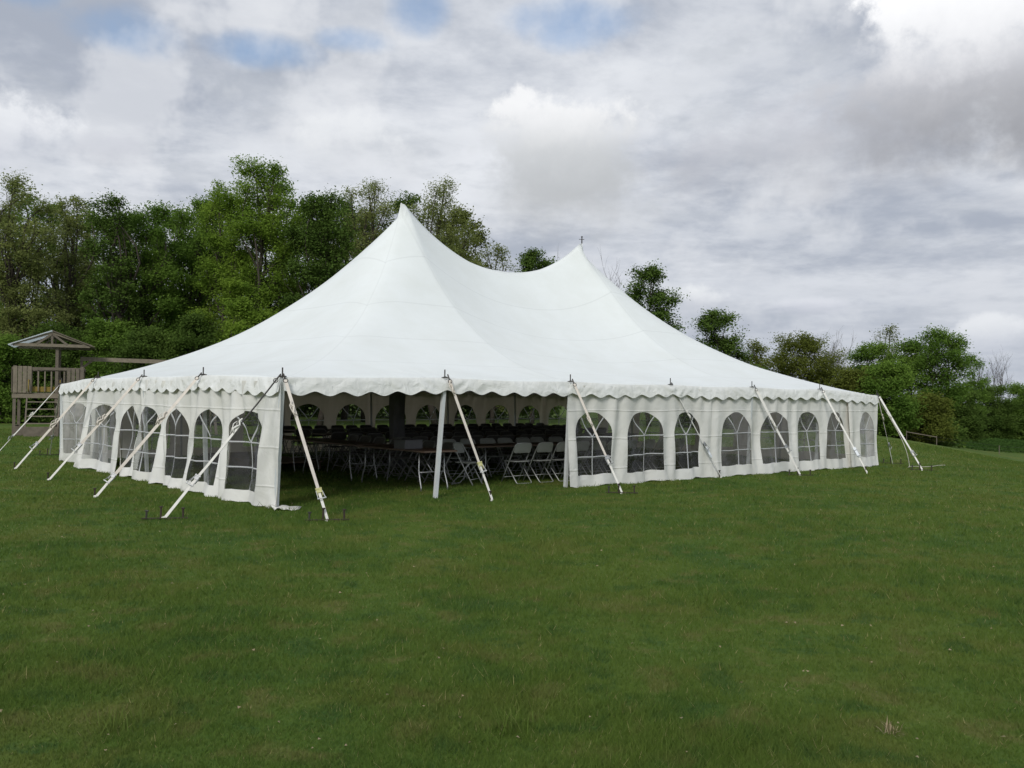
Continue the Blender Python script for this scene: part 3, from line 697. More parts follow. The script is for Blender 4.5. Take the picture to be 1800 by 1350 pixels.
    # stake plate
    if plate:
        pd = Vector(dirv) if dirv else Vector((view.y, -view.x, 0)); pd.normalize()
        pr = empty('stake_plate', TG(stake[0], stake[1])); tag(pr, plate_label, 'stake', 'iron stakes holding the straps'); iv = Matrix.Translation(-pr.location)
        def place(b, name, mt, sm=False):
            b.v = [tuple(iv @ Vector(p)) for p in b.v]; return b.build(name, M[mt], pr, sm)
        G = TG(stake[0], stake[1]); offs = (-0.23, 0.06, 0.25) if plate == 'plate' else (0.03,)
        if plate == 'plate':
            b = MB(); e0 = G-pd*0.30; e1 = G+pd*0.30; e0.z = gz(e0.x, e0.y)+0.022; e1.z = gz(e1.x, e1.y)+0.022; b.bar(e0, e1, 0.045, 0.014); place(b, 'bar', 'rust')
        for k, of in enumerate(offs):
            c = G+pd*of+view*-0.02; c.z = gz(c.x, c.y); h = 0.15+0.03*math.sin(k*2.3+u)
            b = MB(); b.tube([c+Vector((0, 0, -0.05)), c+Vector((0.006*k, 0.004, h))], 0.0135, 7); b.tube([c+Vector((0.006*k, 0.004, h-0.006)), c+Vector((0.006*k, 0.004, h+0.010))], 0.027, 8); place(b, 'stake', 'rust' if k != 2 else 'dark_steel', False)
PLs = 'three iron stakes through a flat bar '
guy(0, 0, (-0.04, -1.5), 'beige webbing strap with brassy ratchet at the left edge of the opening', 0.80, 0.22, brass=True, plate_label=PLs+'below the strap at the opening\'s left edge')
guy(0, 0, (-1.77, -0.13), 'rope and white strap running left from the tent corner beside the opening', 0.72, 0.36, rope_top=True, upper='web_w', plate_label='three iron stakes left of the flap, at the lowest left strap')
guy(10*FT, 0, (3.42, -0.88), 'beige webbing strap beside the white pole in the open front', 0.70, 0.06, plate='single', brass=True, plate_label='single iron stake in front of the white pole of the open front')
guy(20*FT, 0, (6.24, -1.25), 'beige strap across the first window right of the opening', 0.68, 0.34, upper='web', plate_label=PLs+'below the first window right of the opening')
guy(30*FT, 0, (10.75, -0.18), 'thin strap with white sleeve across the third window right of the opening', 0.62, 0.30, plate='single', upper='web_w', sleeve=0.72, wid=0.045, plate_label='single iron stake at the wall toe right of the third window')
guy(40*FT, 0, (12.96, -0.84), 'wide white strap over the fifth window right of the opening', 0.66, 0.40, upper='web_w', wid=0.075, plate_label=PLs+'under the fifth window right of the opening')
guy(50*FT, 0, (15.2, -1.34), 'white strap with sleeve over the seventh window of the long wall', 0.74, 0.35, plate='single', upper='web_w', sleeve=0.76, plate_label='single iron stake near the far right end of the long wall')
guy(W, 0, (17.75, -1.55), 'pale strap leaning out from the far right tent corner towards the viewer', 0.76, 0.25, upper='web_w', plate_label=PLs+'nearest the far right corner strap')
guy(W, 0, (19.75, 0.25), 'dark weathered strap of the far right tent corner, hanging steeper than its neighbour', 0.70, 0.30, plate_label=PLs+'behind the far right tent corner')
guy(0, 10*FT, (-1.77, 2.96), 'beige strap across the left wall, first beyond the near corner', 0.83, 0.36, plate='single', plate_label='single iron stake of the strap second from the flap')
guy(0, 20*FT, (-1.64, 6.4), 'beige strap at the middle of the left wall', 0.66, 0.42, plate='single', plate_label='single iron stake of the strap at mid left wall')
guy(0, 30*FT, (-1.53, 9.68), 'beige strap in front of the recessed last window of the left wall', 0.72, 0.5, plate='single', plate_label='single iron stake of the strap before the recessed window')
guy(0, D, (-0.85, 15.1), 'white strap reaching out of the picture at far left', 0.72, 0.42, upper='web_w', plate=None)
guy(0, D, (0.31, 14.45), 'short steep beige strap at the far left tent corner', 0.72, 0.3, plate_label=PLs+'behind the far left tent corner')
# loose rope at the far right corner
A = T(W, 0, 1.9)+Vector((0.08, -0.03, 0)); pts = [A]
for f in np.linspace(0.08, 1, 14):
    p = T(W, 0).lerp(T(18.1, -1.0), f); p = p+Vector((0.28*math.sin(f*3.0), 0, 0)); p.z = max(gz(p.x, p.y)+0.02, 1.9*(1-f)**1.25-0.10*math.sin(f*3.1)); pts.append(p)
for k in range(14):
    f = k/13; p = T(18.1, -1.0).lerp(T(20.1, -1.15), f)+Vector((0, 0.10*math.sin(f*9), 0)); p.z = gz(p.x, p.y)+0.035; pts.append(p)
b = MB(); b.tube(pts, 0.009, 5); o = b.build('loose_rope', M['rope'], None, True); tag(o, 'slack pale rope hanging from the far right corner and trailing over the grass', 'rope')

# ------------------------------------------------------------------ furniture under the tent
def rounded_panel(w, h, r, th, bow=0.0, n=5):
    """panel in the xz plane, rounded corners, bowed in y"""
    out = []
    for (cx_, cz_, a0) in ((w/2-r, h-r, 0), (-w/2+r, h-r, 90), (-w/2+r*.5, r*.5, 180), (w/2-r*.5, r*.5, 270)):
        rr_ = r if a0 < 180 else r*.5
        for k in range(n+1):
            a = math.radians(a0+90*k/n); out.append((cx_+rr_*math.cos(a), cz_+rr_*math.sin(a)))
    N_ = len(out); V = []; F = []
    for y in (-th/2, th/2):
        for f in (1.0, 0.55):
            for x, z in out: xx = x*f; zz = h/2+(z-h/2)*f; V.append((xx, y+bow*(1-(2*xx/w)**2)*-1+0.0, zz))
    F += [(i, (i+1) % N_, N_+(i+1) % N_, N_+i) for i in range(N_)]+[tuple(range(N_, 2*N_))]
    o = 2*N_; F += [(o+i, o+N_+i, o+N_+(i+1) % N_, o+(i+1) % N_) for i in range(N_)]+[tuple(range(o+N_, o+2*N_))[::-1]]
    F += [(i, o+i, o+(i+1) % N_, (i+1) % N_) for i in range(N_)]; return V, F
def chair_meshes(plastic, steel):
    out = []
    b = MB(); x = 0.215     # long U tube: front feet up over the back
    pts = [(-x, 0.23, 0.012), (-x, 0.06, 0.30), (-x, -0.17, 0.70), (-x+0.012, -0.215, 0.785), (-x+0.05, -0.235, 0.82), (0, -0.238, 0.825), (x-0.05, -0.235, 0.82), (x-0.012, -0.215, 0.785), (x, -0.17, 0.70), (x, 0.06, 0.30), (x, 0.23, 0.012)]
    b.tube(pts, 0.0125, 6); b.tube([(-x, 0.165, 0.12), (x, 0.165, 0.12)], 0.008, 5); o = b.build('frame', M[steel], None, True); out.append(o)
    b = MB(); x2 = 0.19
    b.tube([(-x2, 0.14, 0.435), (-x2, -0.10, 0.18), (-x2, -0.25, 0.025), (-x2+0.02, -0.262, 0.012), (x2-0.02, -0.262, 0.012), (x2, -0.25, 0.025), (x2, -0.10, 0.18), (x2, 0.14, 0.435)], 0.011, 6)
    b.tube([(-x2, -0.12, 0.16), (x2, -0.12, 0.16)], 0.007, 5); out.append(b.build('rear_leg', M[steel], None, True))
    V, F = rounded_panel(0.39, 0.42, 0.09, 0.018, 0.0); V = [(p[0], p[2]-0.20, 0.445+p[1]-0.012*(1-(p[0]/0.2)**2)+0.012*((p[2]-.2)/.2)**2) for p in V]
    out.append(mk('seat', V, F, M[plastic], None, False))
    V, F = rounded_panel(0.42, 0.20, 0.07, 0.012, 0.02); ca = math.atan2(0.40, 0.23)
    V = [(p[0], -0.165-(p[2])*0.36+p[1]*0.9+0.0, 0.625+p[2]*0.95+0.25*p[1]) for p in V]
    out.append(mk('backrest', V, F, M[plastic], None, False))
    for o in out:
        if o.name.split('.')[0] in ('frame', 'rear_leg'): pass
    return out
proto = {k: chair_meshes(*m_) for k, m_ in {'grey': ('chair_grey', 'chair_steel'), 'dark': ('chair_shade', 'chair_shade_steel')}.items()}  # the dark kind is the same chair with interior shade painted into its materials
rc = random.Random(9)
_used = {'grey': False, 'dark': False}
def chair(u, v, face, kind, label, group):
    """face: angle in tent coordinates of the sitter's direction (0 = +u, 90 = +v)"""
    uu, vv = u+rc.uniform(-.03, .03), v+rc.uniform(-.04, .04)
    t = empty('folding_chair', TG(uu, vv), YAW+math.radians(face-90+rc.uniform(-5, 5))); tag(t, label, 'chair', group)
    for p in proto[kind]:
        if not _used[kind]: c = p
        else: c = p.copy(); COL.objects.link(c)
        c.parent = t
    _used[kind] = True
ordn = ['nearest the white pole', 'second from the pole', 'third from the pole', 'cut by the edge of the wall']
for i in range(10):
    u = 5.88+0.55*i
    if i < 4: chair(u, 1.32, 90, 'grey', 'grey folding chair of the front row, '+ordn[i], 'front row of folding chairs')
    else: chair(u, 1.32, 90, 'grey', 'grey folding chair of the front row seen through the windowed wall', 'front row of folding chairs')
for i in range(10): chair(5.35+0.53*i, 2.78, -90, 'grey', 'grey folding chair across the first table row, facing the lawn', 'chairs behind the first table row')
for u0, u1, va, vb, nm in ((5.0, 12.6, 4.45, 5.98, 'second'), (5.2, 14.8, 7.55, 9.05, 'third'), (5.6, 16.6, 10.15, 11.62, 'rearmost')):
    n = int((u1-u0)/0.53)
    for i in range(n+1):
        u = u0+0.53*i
        if not (abs(u-6.1) < 0.45 and 5.5 < vb < 6.7): chair(u, vb, -90, 'dark', 'folding chair with shade in its colour behind the %s long table row under the tent' % nm, 'chairs behind the %s table row' % nm)
        chair(u, va, 90, 'dark', 'folding chair with shade in its colour before the %s long table row under the tent' % nm, 'chairs before the %s table row' % nm)
for i in range(7): chair(4.42, 2.0+0.62*i, 180, 'dark', 'folding chair with shade in its colour on the far side of the tables that run inwards', 'chairs along the tables running inwards')
chair(4.75, 1.55, -62, 'grey', 'grey folding chair angled behind the beige strap beside the white pole', None)
def folding_table(u, v, rz, label, group):
    t = empty('folding_table', TG(u, v), YAW+math.radians(rz)); tag(t, label, 'table', group)
    b = MB(); b.box((0, 0, 0.735), (2.40, 0.74, 0.020)); b.build('table_top', M['table'], t)
    b = MB()
    for s in (-1, 1): b.box((0, s*0.3725, 0.733), (2.434, 0.012, 0.030)); b.box((s*1.211, 0, 0.733), (0.012, 0.733, 0.030))
    b.build('edge_band', M['table_edge'], t)
    for s in (-1, 1):
        b = MB()
        for q in (-1, 1):
            b.tube([(s*0.93, q*0.28, 0.724), (s*0.93, q*0.29, 0.40), (s*0.94, q*0.29, 0.33), (s*1.00, q*0.30, 0.16), (s*1.03, q*0.30, 0.06), (s*1.03, q*0.30, 0.0)], 0.014, 6)
        b.tube([(s*0.94, -0.29, 0.34), (s*0.94, 0.29, 0.34)], 0.010, 5); b.tube([(s*0.94, 0, 0.35), (s*0.55, 0, 0.71)], 0.009, 5); b.build('leg_frame', M['steel'], t, True)
for i, nm in enumerate(('nearest the opening', 'middle one of the line running inwards', 'innermost of the line running inwards')):
    folding_table(3.58, 2.02+2.46*i, 90, 'brown folding table, '+nm, 'tables running inwards from the opening')
for v, us_, nm in ((2.05, (6.35, 8.82), 'first'), (5.22, (6.9+.6, 9.96, 12.4), 'second'), (8.3, (6.4, 8.87, 11.34, 13.8), 'third'), (10.88, (6.9, 9.4, 11.9, 14.4), 'rearmost')):
    for u in us_: folding_table(u, v, 0, 'brown folding table in the %s row along the tent' % nm, 'tables of the %s row' % nm)
b = MB(); b.box((0, 0, 0.075), (0.46, 0.30, 0.15)); bx = empty('storage_box', TG(3.50, 1.75, 0.747), YAW+0.15); tag(bx, 'low grey box lying on the nearest brown table', 'box')
b.build('carton', M['box'], bx); b = MB(); b.box((0, 0, 0.158), (0.475, 0.315, 0.012)); b.build('lid', M['box'], bx)
pf = empty('low_platform', TG(3.55, 8.3), YAW+math.radians(90)); tag(pf, 'low brown platform on the dark grass at the left of the tables', 'platform')
for i in range(8):
    b = MB(); b.box((0, -0.56+0.16*i, 0.19), (4.0, 0.152, 0.03)); b.build('board', M['platform'], pf)
b = MB()
for s in (-1, 1): b.box((0, s*0.60, 0.085), (3.9, 0.04, 0.17))
b.build('frame', M['platform'], pf)

# ------------------------------------------------------------------ play structure at the edge of the wood
PX, PY = -19.0, 37.0
play = empty('play_structure', (PX, PY, gz(PX, PY)), math.radians(24)); tag(play, 'weathered timber play tower with pitched roof and swing beam by the wood', 'playset')
hw_, hd_ = 1.20, 1.00; DECK, RAIL, EV, PKH = 1.72, 2.74, 3.58, 4.16
def P1(name, mt, fn, par=play):
    b = MB(); fn(b); return b.build(name, M[mt], par)
for x in (-hw_, 0.28, hw_):
    for y in (-hd_, hd_):
        top = RAIL+0.05 if abs(x) > 1 else EV+0.02
        P1('post', 'timber', lambda b: b.box((x, y, top/2), (0.11, 0.11, top)))
for i in range(14):
    y = -hd_+0.06+i*(2*hd_-0.12)/13; P1('deck_board', 'timber2', lambda b: b.box((0, y, DECK-0.02), (2*hw_+0.06, 0.15, 0.035)))
for y in (-hd_-0.07, hd_+0.07): P1('deck_beam', 'timber2', lambda b: b.box((0, y, DECK-0.13), (2*hw_+0.16, 0.045, 0.17)))
for x in (-hw_-0.07, hw_+0.07): P1('deck_beam', 'timber', lambda b: b.box((x, 0, DECK-0.13), (0.045, 2*hd_+0.10, 0.17)))
for y in (-hd_-0.075, hd_+0.075): P1('hand_rail', 'timber', lambda b: b.box((0, y, RAIL-0.06), (2*hw_+0.1, 0.04, 0.11)))
for x in (-hw_-0.075, hw_+0.075): P1('hand_rail', 'timber', lambda b: b.box((x, 0, RAIL-0.06), (0.04, 2*hd_+0.1, 0.11)))
xs_ = list(np.linspace(-hw_+0.02, -hw_+0.52, 4))
for x in xs_: P1('baluster', 'timber2', lambda b: b.box((x, -hd_-0.11, DECK+0.52), (0.145, 0.025, 1.06)))
for x in np.linspace(-0.60, 0.55, 6): P1('baluster', 'timber2', lambda b: b.box((x, -hd_-0.02, DECK+0.48), (0.045, 0.035, 0.86)))
for x in np.linspace(0.72, hw_, 4): P1('baluster', 'timber', lambda b: b.box((x, -hd_-0.11, DECK+0.49), (0.13, 0.025, 0.98)))
for y in np.linspace(-hd_+0.1, hd_-0.1, 9): P1('baluster', 'timber', lambda b: b.box((-hw_-0.11, y, DECK+0.5), (0.025, 0.14, 1.0)))
for x in np.linspace(-hw_+0.15, hw_-0.15, 9): P1('baluster', 'timber', lambda b: b.box((x, hd_+0.02, DECK+0.48), (0.05, 0.035, 0.86)))
P1('kick_panel', 'yellow', lambda b: b.box((0.0, -hd_+0.05, DECK+0.14), (1.5, 0.03, 0.20)))
for x in (-0.70, 0.42):
    b = MB(); b.tube([(x, -hd_-0.16, DECK+0.02), (x, -hd_-0.22, DECK+0.22), (x, -hd_-0.16, DECK+0.52)], 0.02, 6); b.build('grab_handle', M['yellow'], play, True)
for x in (-0.75, 0.40): P1('stringer', 'timber', lambda b: b.bar((x, -hd_-0.12, DECK-0.20), (x, -hd_-0.95, 0.0), 0.05, 0.16))
for i in range(5):
    f = (i+0.6)/5.4; P1('tread', 'timber2', lambda b: b.box((-0.175, -hd_-0.12-0.83*f, (DECK-0.2)*(1-f)), (1.10, 0.19, 0.04)))
for x0, x1 in ((-hw_-0.03, -0.78), (-0.78, 0.44)): P1('skirt_board', 'timber', lambda b: b.box(((x0+x1)/2, -hd_-0.10 if x0 < -1 else -hd_-1.02, 0.20), (x1-x0-0.02, 0.035, 0.38)))
P1('skirt_board', 'timber', lambda b: b.box((-hw_-0.05, 0, 0.2), (0.035, 2*hd_, 0.38)))
for y in (-hd_-0.18, hd_+0.18):
    P1('roof_tie', 'timber2', lambda b: b.box((0.1, y, EV+0.04), (2*hw_+0.36, 0.05, 0.12)))
    for s in (-1, 1): P1('rafter', 'timber2', lambda b: b.bar((0.1, y, PKH-0.03), (0.1+s*(hw_+0.24), y, EV+0.05), 0.05, 0.09))
    for s in (-1, 1): P1('brace', 'timber', lambda b: b.bar((0.1, y-0.012, PKH-0.08), (0.1+s*0.55, y-0.012, EV+0.08), 0.05, 0.08))
    P1('king_post', 'timber', lambda b: b.box((0.1, y+0.012, (EV+PKH)/2), (0.08, 0.05, PKH-EV-0.1)))
def slope(s):
    b = MB(); a = Vector((0.1, 0, PKH+0.05)); c = Vector((0.1+s*(hw_+0.34), 0, EV+0.02)); d = (c-a); nn = Vector((0, 1, 0)); up = d.cross(nn)*(-s)
    R = Matrix((d.normalized(), nn, d.normalized().cross(nn))).transposed(); b.box((a+c)/2, (d.length, 2*hd_+0.56, 0.035), R); return b
slope(-1).build('roof_sheet', M['tarp'], play); slope(1).build('roof_sheet', M['timber'], play)
P1('swing_beam', 'timber2', lambda b: b.bar((hw_-0.1, 0.3, RAIL+0.42), (hw_+5.2, -0.4, RAIL+0.34), 0.11, 0.17))
for q in (-1, 1): P1('beam_leg', 'timber', lambda b: b.bar((hw_+5.0, -0.4, RAIL+0.38), (hw_+5.2, -0.4+q*1.2, 0.0), 0.09, 0.10))
P1('beam_post', 'timber', lambda b: b.box((hw_-0.06, 0.3, RAIL+0.18), (0.10, 0.10, 0.40)))
P1('beam_brace', 'timber', lambda b: b.bar((hw_-0.02, 0.25, RAIL+0.05), (hw_+0.35, 0.22, RAIL+0.36), 0.05, 0.09))
for x in (0.9, 1.5, 2.6, 3.2): 
    b = MB(); b.tube([(hw_+x, 0.3-0.13*x, RAIL+0.30), (hw_+x, 0.3-0.13*x, RAIL+0.18)], 0.015, 6); b.build('swing_hook', M['dark_steel'], play)

# ------------------------------------------------------------------ trees
def hor(px): return 688.2+px*23.2/1800
def at_px(px, Y): return (px-900)/1580.46*Y
def z_px(px, y, Y): return CZ+(hor(px)-y)/1580.46*Y
def leaf_quads(C, size, rng, flat_=0.5):
    n = len(C); d1 = rng.normal(size=(n, 3)); d1[:, 2] *= flat_; d1 /= np.linalg.norm(d1, axis=1)[:, None]
    nn = rng.normal(size=(n, 3)); nn[:, 2] = np.abs(nn[:, 2])+0.7; nn[:, 1] -= 0.35; d2 = np.cross(nn, d1); d2 /= np.linalg.norm(d2, axis=1)[:, None]
    s = size[:, None]; w = d2*s*0.40; h = d1*s*0.5
    V = np.stack([C-h+w, C-h-w, C+h], 1).reshape(-1, 3)
    return V, np.arange(3*n).reshape(-1, 3)
def curve_pts(a, b, rng, k=5, bow=0.12):
    a, b = np.array(a), np.array(b); L_ = np.linalg.norm(b-a); off = rng.normal(size=3)*L_*bow; off[2] = -abs(off[2])*0.5
    t = np.linspace(0, 1, k)[:, None]; return a+(b-a)*t+off*(4*t*(1-t))
def tree(px, Y, top, half, leaf, label, bottom=0.25, n_lobe=34, tips=16, per=28, lsize=0.19, seed=1, lean=0.0, airy=0.0, name='deciduous_tree', group='trees of the wood', bark='bark', trunks=1, lobe_r=0.30, fork=0.3, wide=1.0):
    """crown of overlapping leafy boughs, wider below than at the top"""
    rng = np.random.default_rng(seed); X = at_px(px, Y); z0 = gz(X, Y); H = z_px(px, top, Y)-z0; Rt = half/1580.46*Y; R = Rt*wide
    root = empty(name, (X, Y, z0)); tag(root, label, 'tree' if name != 'shrub' else 'shrub', group)
    bx = -lean*H; mb = MB(); lobes = []
    def prof(h): return R*math.sqrt(max(0.08, 1-((h-0.35)/0.66)**3)) if h > 0.35 else R*(0.60+0.40*h/0.35)
    for i in range(n_lobe):
        best = None; bd = -1
        for _ in range(12):          # spread the boughs evenly through a domed crown
            h = rng.uniform(0.0, 0.97); a = rng.uniform(0, 6.283); rr_ = prof(h)*0.88*math.sqrt(rng.uniform(0.12, 1.0))
            c = np.array([rr_*math.cos(a), rr_*math.sin(a)*0.8, (bottom+(1-bottom)*h)*H-0.10*R])
            d = min([np.linalg.norm((c-q)/(1, 1.2, 1.1)) for q, _r in lobes] or [9])
            if d > bd: bd, best = d, c
        lobes.append((best, lobe_r*R*rng.uniform(0.7, 1.3)))
    lobes.append((np.array([rng.uniform(-.3, .3)*R, 0, H-0.2*R]), 0.22*R))
    tr = max(0.08, H*0.013); axes = []
    for k in range(trunks):
        q0 = np.array([bx+(k-(trunks-1)/2)*0.35*Rt*0.5, rng.uniform(-.2, .2), 0]); q1 = np.array([(k-(trunks-1)/2)*0.7*Rt, rng.uniform(-.3, .3), H*0.74])
        pts = curve_pts(q0, q1, rng, 9, 0.035); axes.append(pts); mb.tube(pts, np.linspace(tr*(1.15 if trunks == 1 else .75), tr*0.28, 9), 7)
    leafC = []; sizes = []
    for li, (c, lr) in enumerate(lobes):
        ax = axes[li % trunks]; hz_ = np.clip(c[2]*rng.uniform(0.5, 0.85), min(fork*H*0.6, c[2]*0.8), 0.72*H); i0 = int(np.argmin(np.abs(ax[:, 2]-hz_)))
        limb = curve_pts(ax[i0], c, rng, 6, 0.10); mb.tube(limb, np.linspace(tr*0.42, tr*0.12, 6), 5, False)
        for j in range(tips):
            d = rng.normal(size=3); d /= np.linalg.norm(d); d[2] = d[2]*0.75+0.12
            tip = c+d*lr*(rng.uniform(0.3, 1.2) if rng.random() > 0.03 else rng.uniform(1.2, 1.5)); st = limb[rng.integers(2, 6)]
            if j % 3 == 0: mb.tube(curve_pts(st, tip, rng, 3, 0.12), [tr*0.09, tr*0.055, tr*0.025], 3, False)
            n = int(per*2.5*rng.uniform(0.5, 1.5)*(1-airy*rng.random()))
            if n < 1: continue
            sp = 0.25*rng.uniform(0.6, 1.5)
            back = (st-tip)*rng.random((n, 1))*0.4
            leafC.append(tip+back+np.clip(rng.normal(size=(n, 3)), -2, 2)*sp*np.array([1, 1, 0.6])); sizes.append(lsize*0.68*rng.uniform(0.6, 1.35, n))
    mb.build('trunk', M[bark], root, True)
    C = np.concatenate(leafC); S = np.concatenate(sizes); k = C[:, 2] > 0.1; C, S = C[k], S[k]
    V, F = leaf_quads(C, S, rng); obj('crown', fast_mesh('crown', V, F, M[leaf]), root)
def bare_tree(px, Y, top, half, label, seed, group='leafless trees', base=None):
    rng = np.random.default_rng(seed); X = at_px(px, Y); z0 = gz(X, Y); H = z_px(px, top, Y)-z0; R = half/1580.46*Y
    root = empty('bare_tree', (X, Y, z0)); tag(root, label, 'tree', group); mb = MB(); tw = MB()
    def grow(p, d, L_, r, lev):
        k = 5; pts = [np.array(p)]
        for i in range(k):
            d = d+rng.normal(size=3)*0.09+np.array([0, 0, 0.05]); d = d/np.linalg.norm(d); pts.append(pts[-1]+d*L_/k)
        (mb if lev < 2 else tw).tube(pts, np.linspace(r, r*0.42, k+1), 6 if lev < 2 else 3, False)
        if lev >= 4 or (lev == 3 and L_ < 0.3): return
        for q in range(4 if lev < 3 else 3):
            i = rng.integers(2, k+1); e = rng.normal(size=3); e[2] *= 0.3; nd = d*0.9+e*0.42; nd[2] = abs(nd[2])*0.9+0.25; nd /= np.linalg.norm(nd)
            grow(pts[i], nd, L_*rng.uniform(0.5, 0.72), r*0.5, lev+1)
    n = 4
    for i in range(n):
        a = 2*math.pi*i/n+rng.uniform(0, 1); s_ = R/H*1.0
        grow((0.1*math.cos(a), 0.1*math.sin(a), 0), np.array([math.cos(a)*s_*0.7, math.sin(a)*s_*0.6, 1.0]), H*0.52, max(0.06, H*0.010), 0)
    mb.v += []; zmax = max([p[2] for p in tw.v]); f = H/zmax
    for q in (mb, tw): q.v = [(p[0]*f, p[1]*f, p[2]*f) for p in q.v]
    mb.build('trunk', M['bark_pale'], root, True); tw.build('twigs', M['bark_pale'], root)
# --- left wood, front rank
tree(-78, 57, 330, 74, 'leaf_mid', 'green tree just past the left edge of the picture', 0.2, 34, 14, 24, 0.18, 31)
tree(38, 56, 301, 72, 'leaf_pale', 'tall pale airy tree at the far left edge', 0.25, 40, 16, 24, 0.17, 1, airy=0.35)
tree(122, 60, 343, 46, 'leaf_pale', 'small pale crown second from the left edge', 0.25, 30, 14, 22, 0.17, 2, airy=0.3)
tree(190, 53, 335, 54, 'leaf_dark', 'dark tree with a branch reaching up to the right, behind the play tower', 0.28, 30, 15, 22, 0.18, 3, lean=-0.05, airy=0.35)
tree(262, 55, 356, 66, 'leaf_mid', 'mid green tree with a forking trunk right of the play tower', 0.28, 36, 16, 26, 0.18, 4, airy=0.1)
tree(340, 58, 350, 66, 'leaf_mid', 'rounded green tree between the forked tree and the tallest one', 0.22, 36, 16, 28, 0.18, 5)
tree(396, 54, 320, 68, 'leaf_bright', 'yellow-green tree on the left shoulder of the tallest tree', 0.20, 38, 16, 30, 0.17, 6)
tree(462, 53, 281, 78, 'leaf_bright', 'tallest bright green tree of the wood', 0.18, 46, 17, 30, 0.17, 7)
tree(562, 52, 333, 72, 'leaf_dark', 'dense dark green tree left of the first tent peak', 0.22, 42, 17, 30, 0.18, 8)
tree(642, 60, 312, 70, 'leaf_pale', 'airy pale tree left of the first tent peak', 0.25, 44, 15, 20, 0.16, 9, airy=0.35)
tree(766, 58, 310, 86, 'leaf_pale', 'wide airy pale tree right behind the first tent peak', 0.2, 54, 16, 22, 0.16, 10, airy=0.3)
tree(866, 62, 428, 44, 'leaf_pale', 'sparse low tree above the dip of the tent roof', 0.1, 24, 12, 16, 0.17, 11, airy=0.4)
tree(936, 62, 436, 42, 'leaf_dark', 'small dark crown left of the second tent peak', 0.1, 24, 16, 30, 0.19, 12)
bare_tree(1003, 66, 414, 42, 'leafless tree behind the second tent peak', 13)
tree(1142, 58, 464, 60, 'leaf_dark', 'dark lobed tree standing right of the second tent peak', 0.2, 34, 16, 28, 0.19, 14, airy=0.15, lobe_r=0.26)
tree(1260, 62, 543, 52, 'leaf_dark', 'dark upright tree behind the right slope of the roof', 0.02, 30, 16, 28, 0.19, 15)
# --- second rank (fills the wood between the crowns)
for i, (px, Y, top, half, lf) in enumerate(((8, 64, 332, 76, 'leaf_mid'), (88, 64, 348, 66, 'leaf_under'), (150, 66, 362, 62, 'leaf_mid'), (225, 66, 368, 62, 'leaf_under'), (302, 66, 362, 70, 'leaf_mid'), (375, 66, 342, 66, 'leaf_under'), (510, 62, 312, 64, 'leaf_mid'), (605, 64, 338, 62, 'leaf_under'), (700, 64, 338, 74, 'leaf_under'), (800, 66, 362, 56, 'leaf_olive'))):
    side_lab = ['at the far left edge', 'behind the pale left trees', 'behind the play tower roof', 'behind the forked tree', 'left of the tallest tree', 'at the foot of the tallest tree', 'right of the tallest tree', 'behind the dense dark tree', 'behind the first tent peak', 'behind the wide airy tree'][i]
    tree(px, Y, top, half, lf, 'second-rank tree filling the wood '+side_lab, 0.06 if px < 450 else 0.25, 34, 14, 20, 0.26, 40+i, group='second rank of the wood', wide=1.25)
for i, (px, Y, top, half, lf, lab) in enumerate(((15, 50, 590, 56, 'leaf_mid', 'leafy shrub at the far left behind the play tower'), (100, 51, 570, 56, 'leaf_under', 'shrub directly behind the play tower roof'), (185, 51, 560, 54, 'leaf_mid', 'shrub right of the play tower above the swing beam'), (265, 50, 575, 54, 'leaf_under', 'dark shrub where the swing beam meets the tent'), (345, 50, 550, 56, 'leaf_under', 'dark shrub above the left slope of the roof'), (430, 50, 520, 50, 'leaf_bright', 'bright shrub below the tallest tree'), (470, 54, 490, 46, 'leaf_dark', 'dark shrub left of the first tent peak'))):
    tree(px, Y, top, half, lf, lab, 0.0, 24, 15, 26, 0.19, 60+i, name='shrub', group='shrubs at the foot of the wood', trunks=2)
# --- right-hand hedge line
G2 = 'trees of the right hedge line'
tree(1330, 64, 598, 28, 'leaf_olive', 'sparse thin tree left of the round olive one', 0.1, 18, 14, 14, 0.17, 16, airy=0.4, group=G2)
tree(1405, 60, 586, 66, 'leaf_olive', 'broad round olive green tree behind the right wall of the tent', 0.0, 44, 17, 30, 0.16, 17, group=G2, wide=1.15)
bare_tree(1466, 66, 572, 26, 'small leafless tree right of the round olive tree', 18)
tree(1530, 62, 604, 46, 'leaf_mid', 'bushy green tree above the far right tent corner', 0.05, 28, 16, 26, 0.17, 19, airy=0.15, group=G2)
tree(1562, 66, 570, 30, 'leaf_olive', 'thin half-leafed tree leaning right above the hedge', 0.45, 16, 12, 8, 0.16, 20, airy=0.6, lean=0.10, group=G2)
tree(1605, 60, 596, 36, 'leaf_mid', 'open green tree left of the tall one at right', 0.2, 26, 15, 20, 0.17, 21, airy=0.3, group=G2)
tree(1655, 58, 576, 42, 'leaf_mid', 'tall tree with a dark visible trunk at right', 0.36, 28, 15, 24, 0.17, 22, airy=0.25, group=G2, trunks=2, wide=1.15)
tree(1712, 68, 624, 24, 'leaf_mid', 'small light crown right of the tall trunked tree', 0.4, 16, 13, 16, 0.17, 23, airy=0.3, group=G2)
bare_tree(1752, 86, 604, 30, 'leafless many-stemmed tree near the right edge', 24)
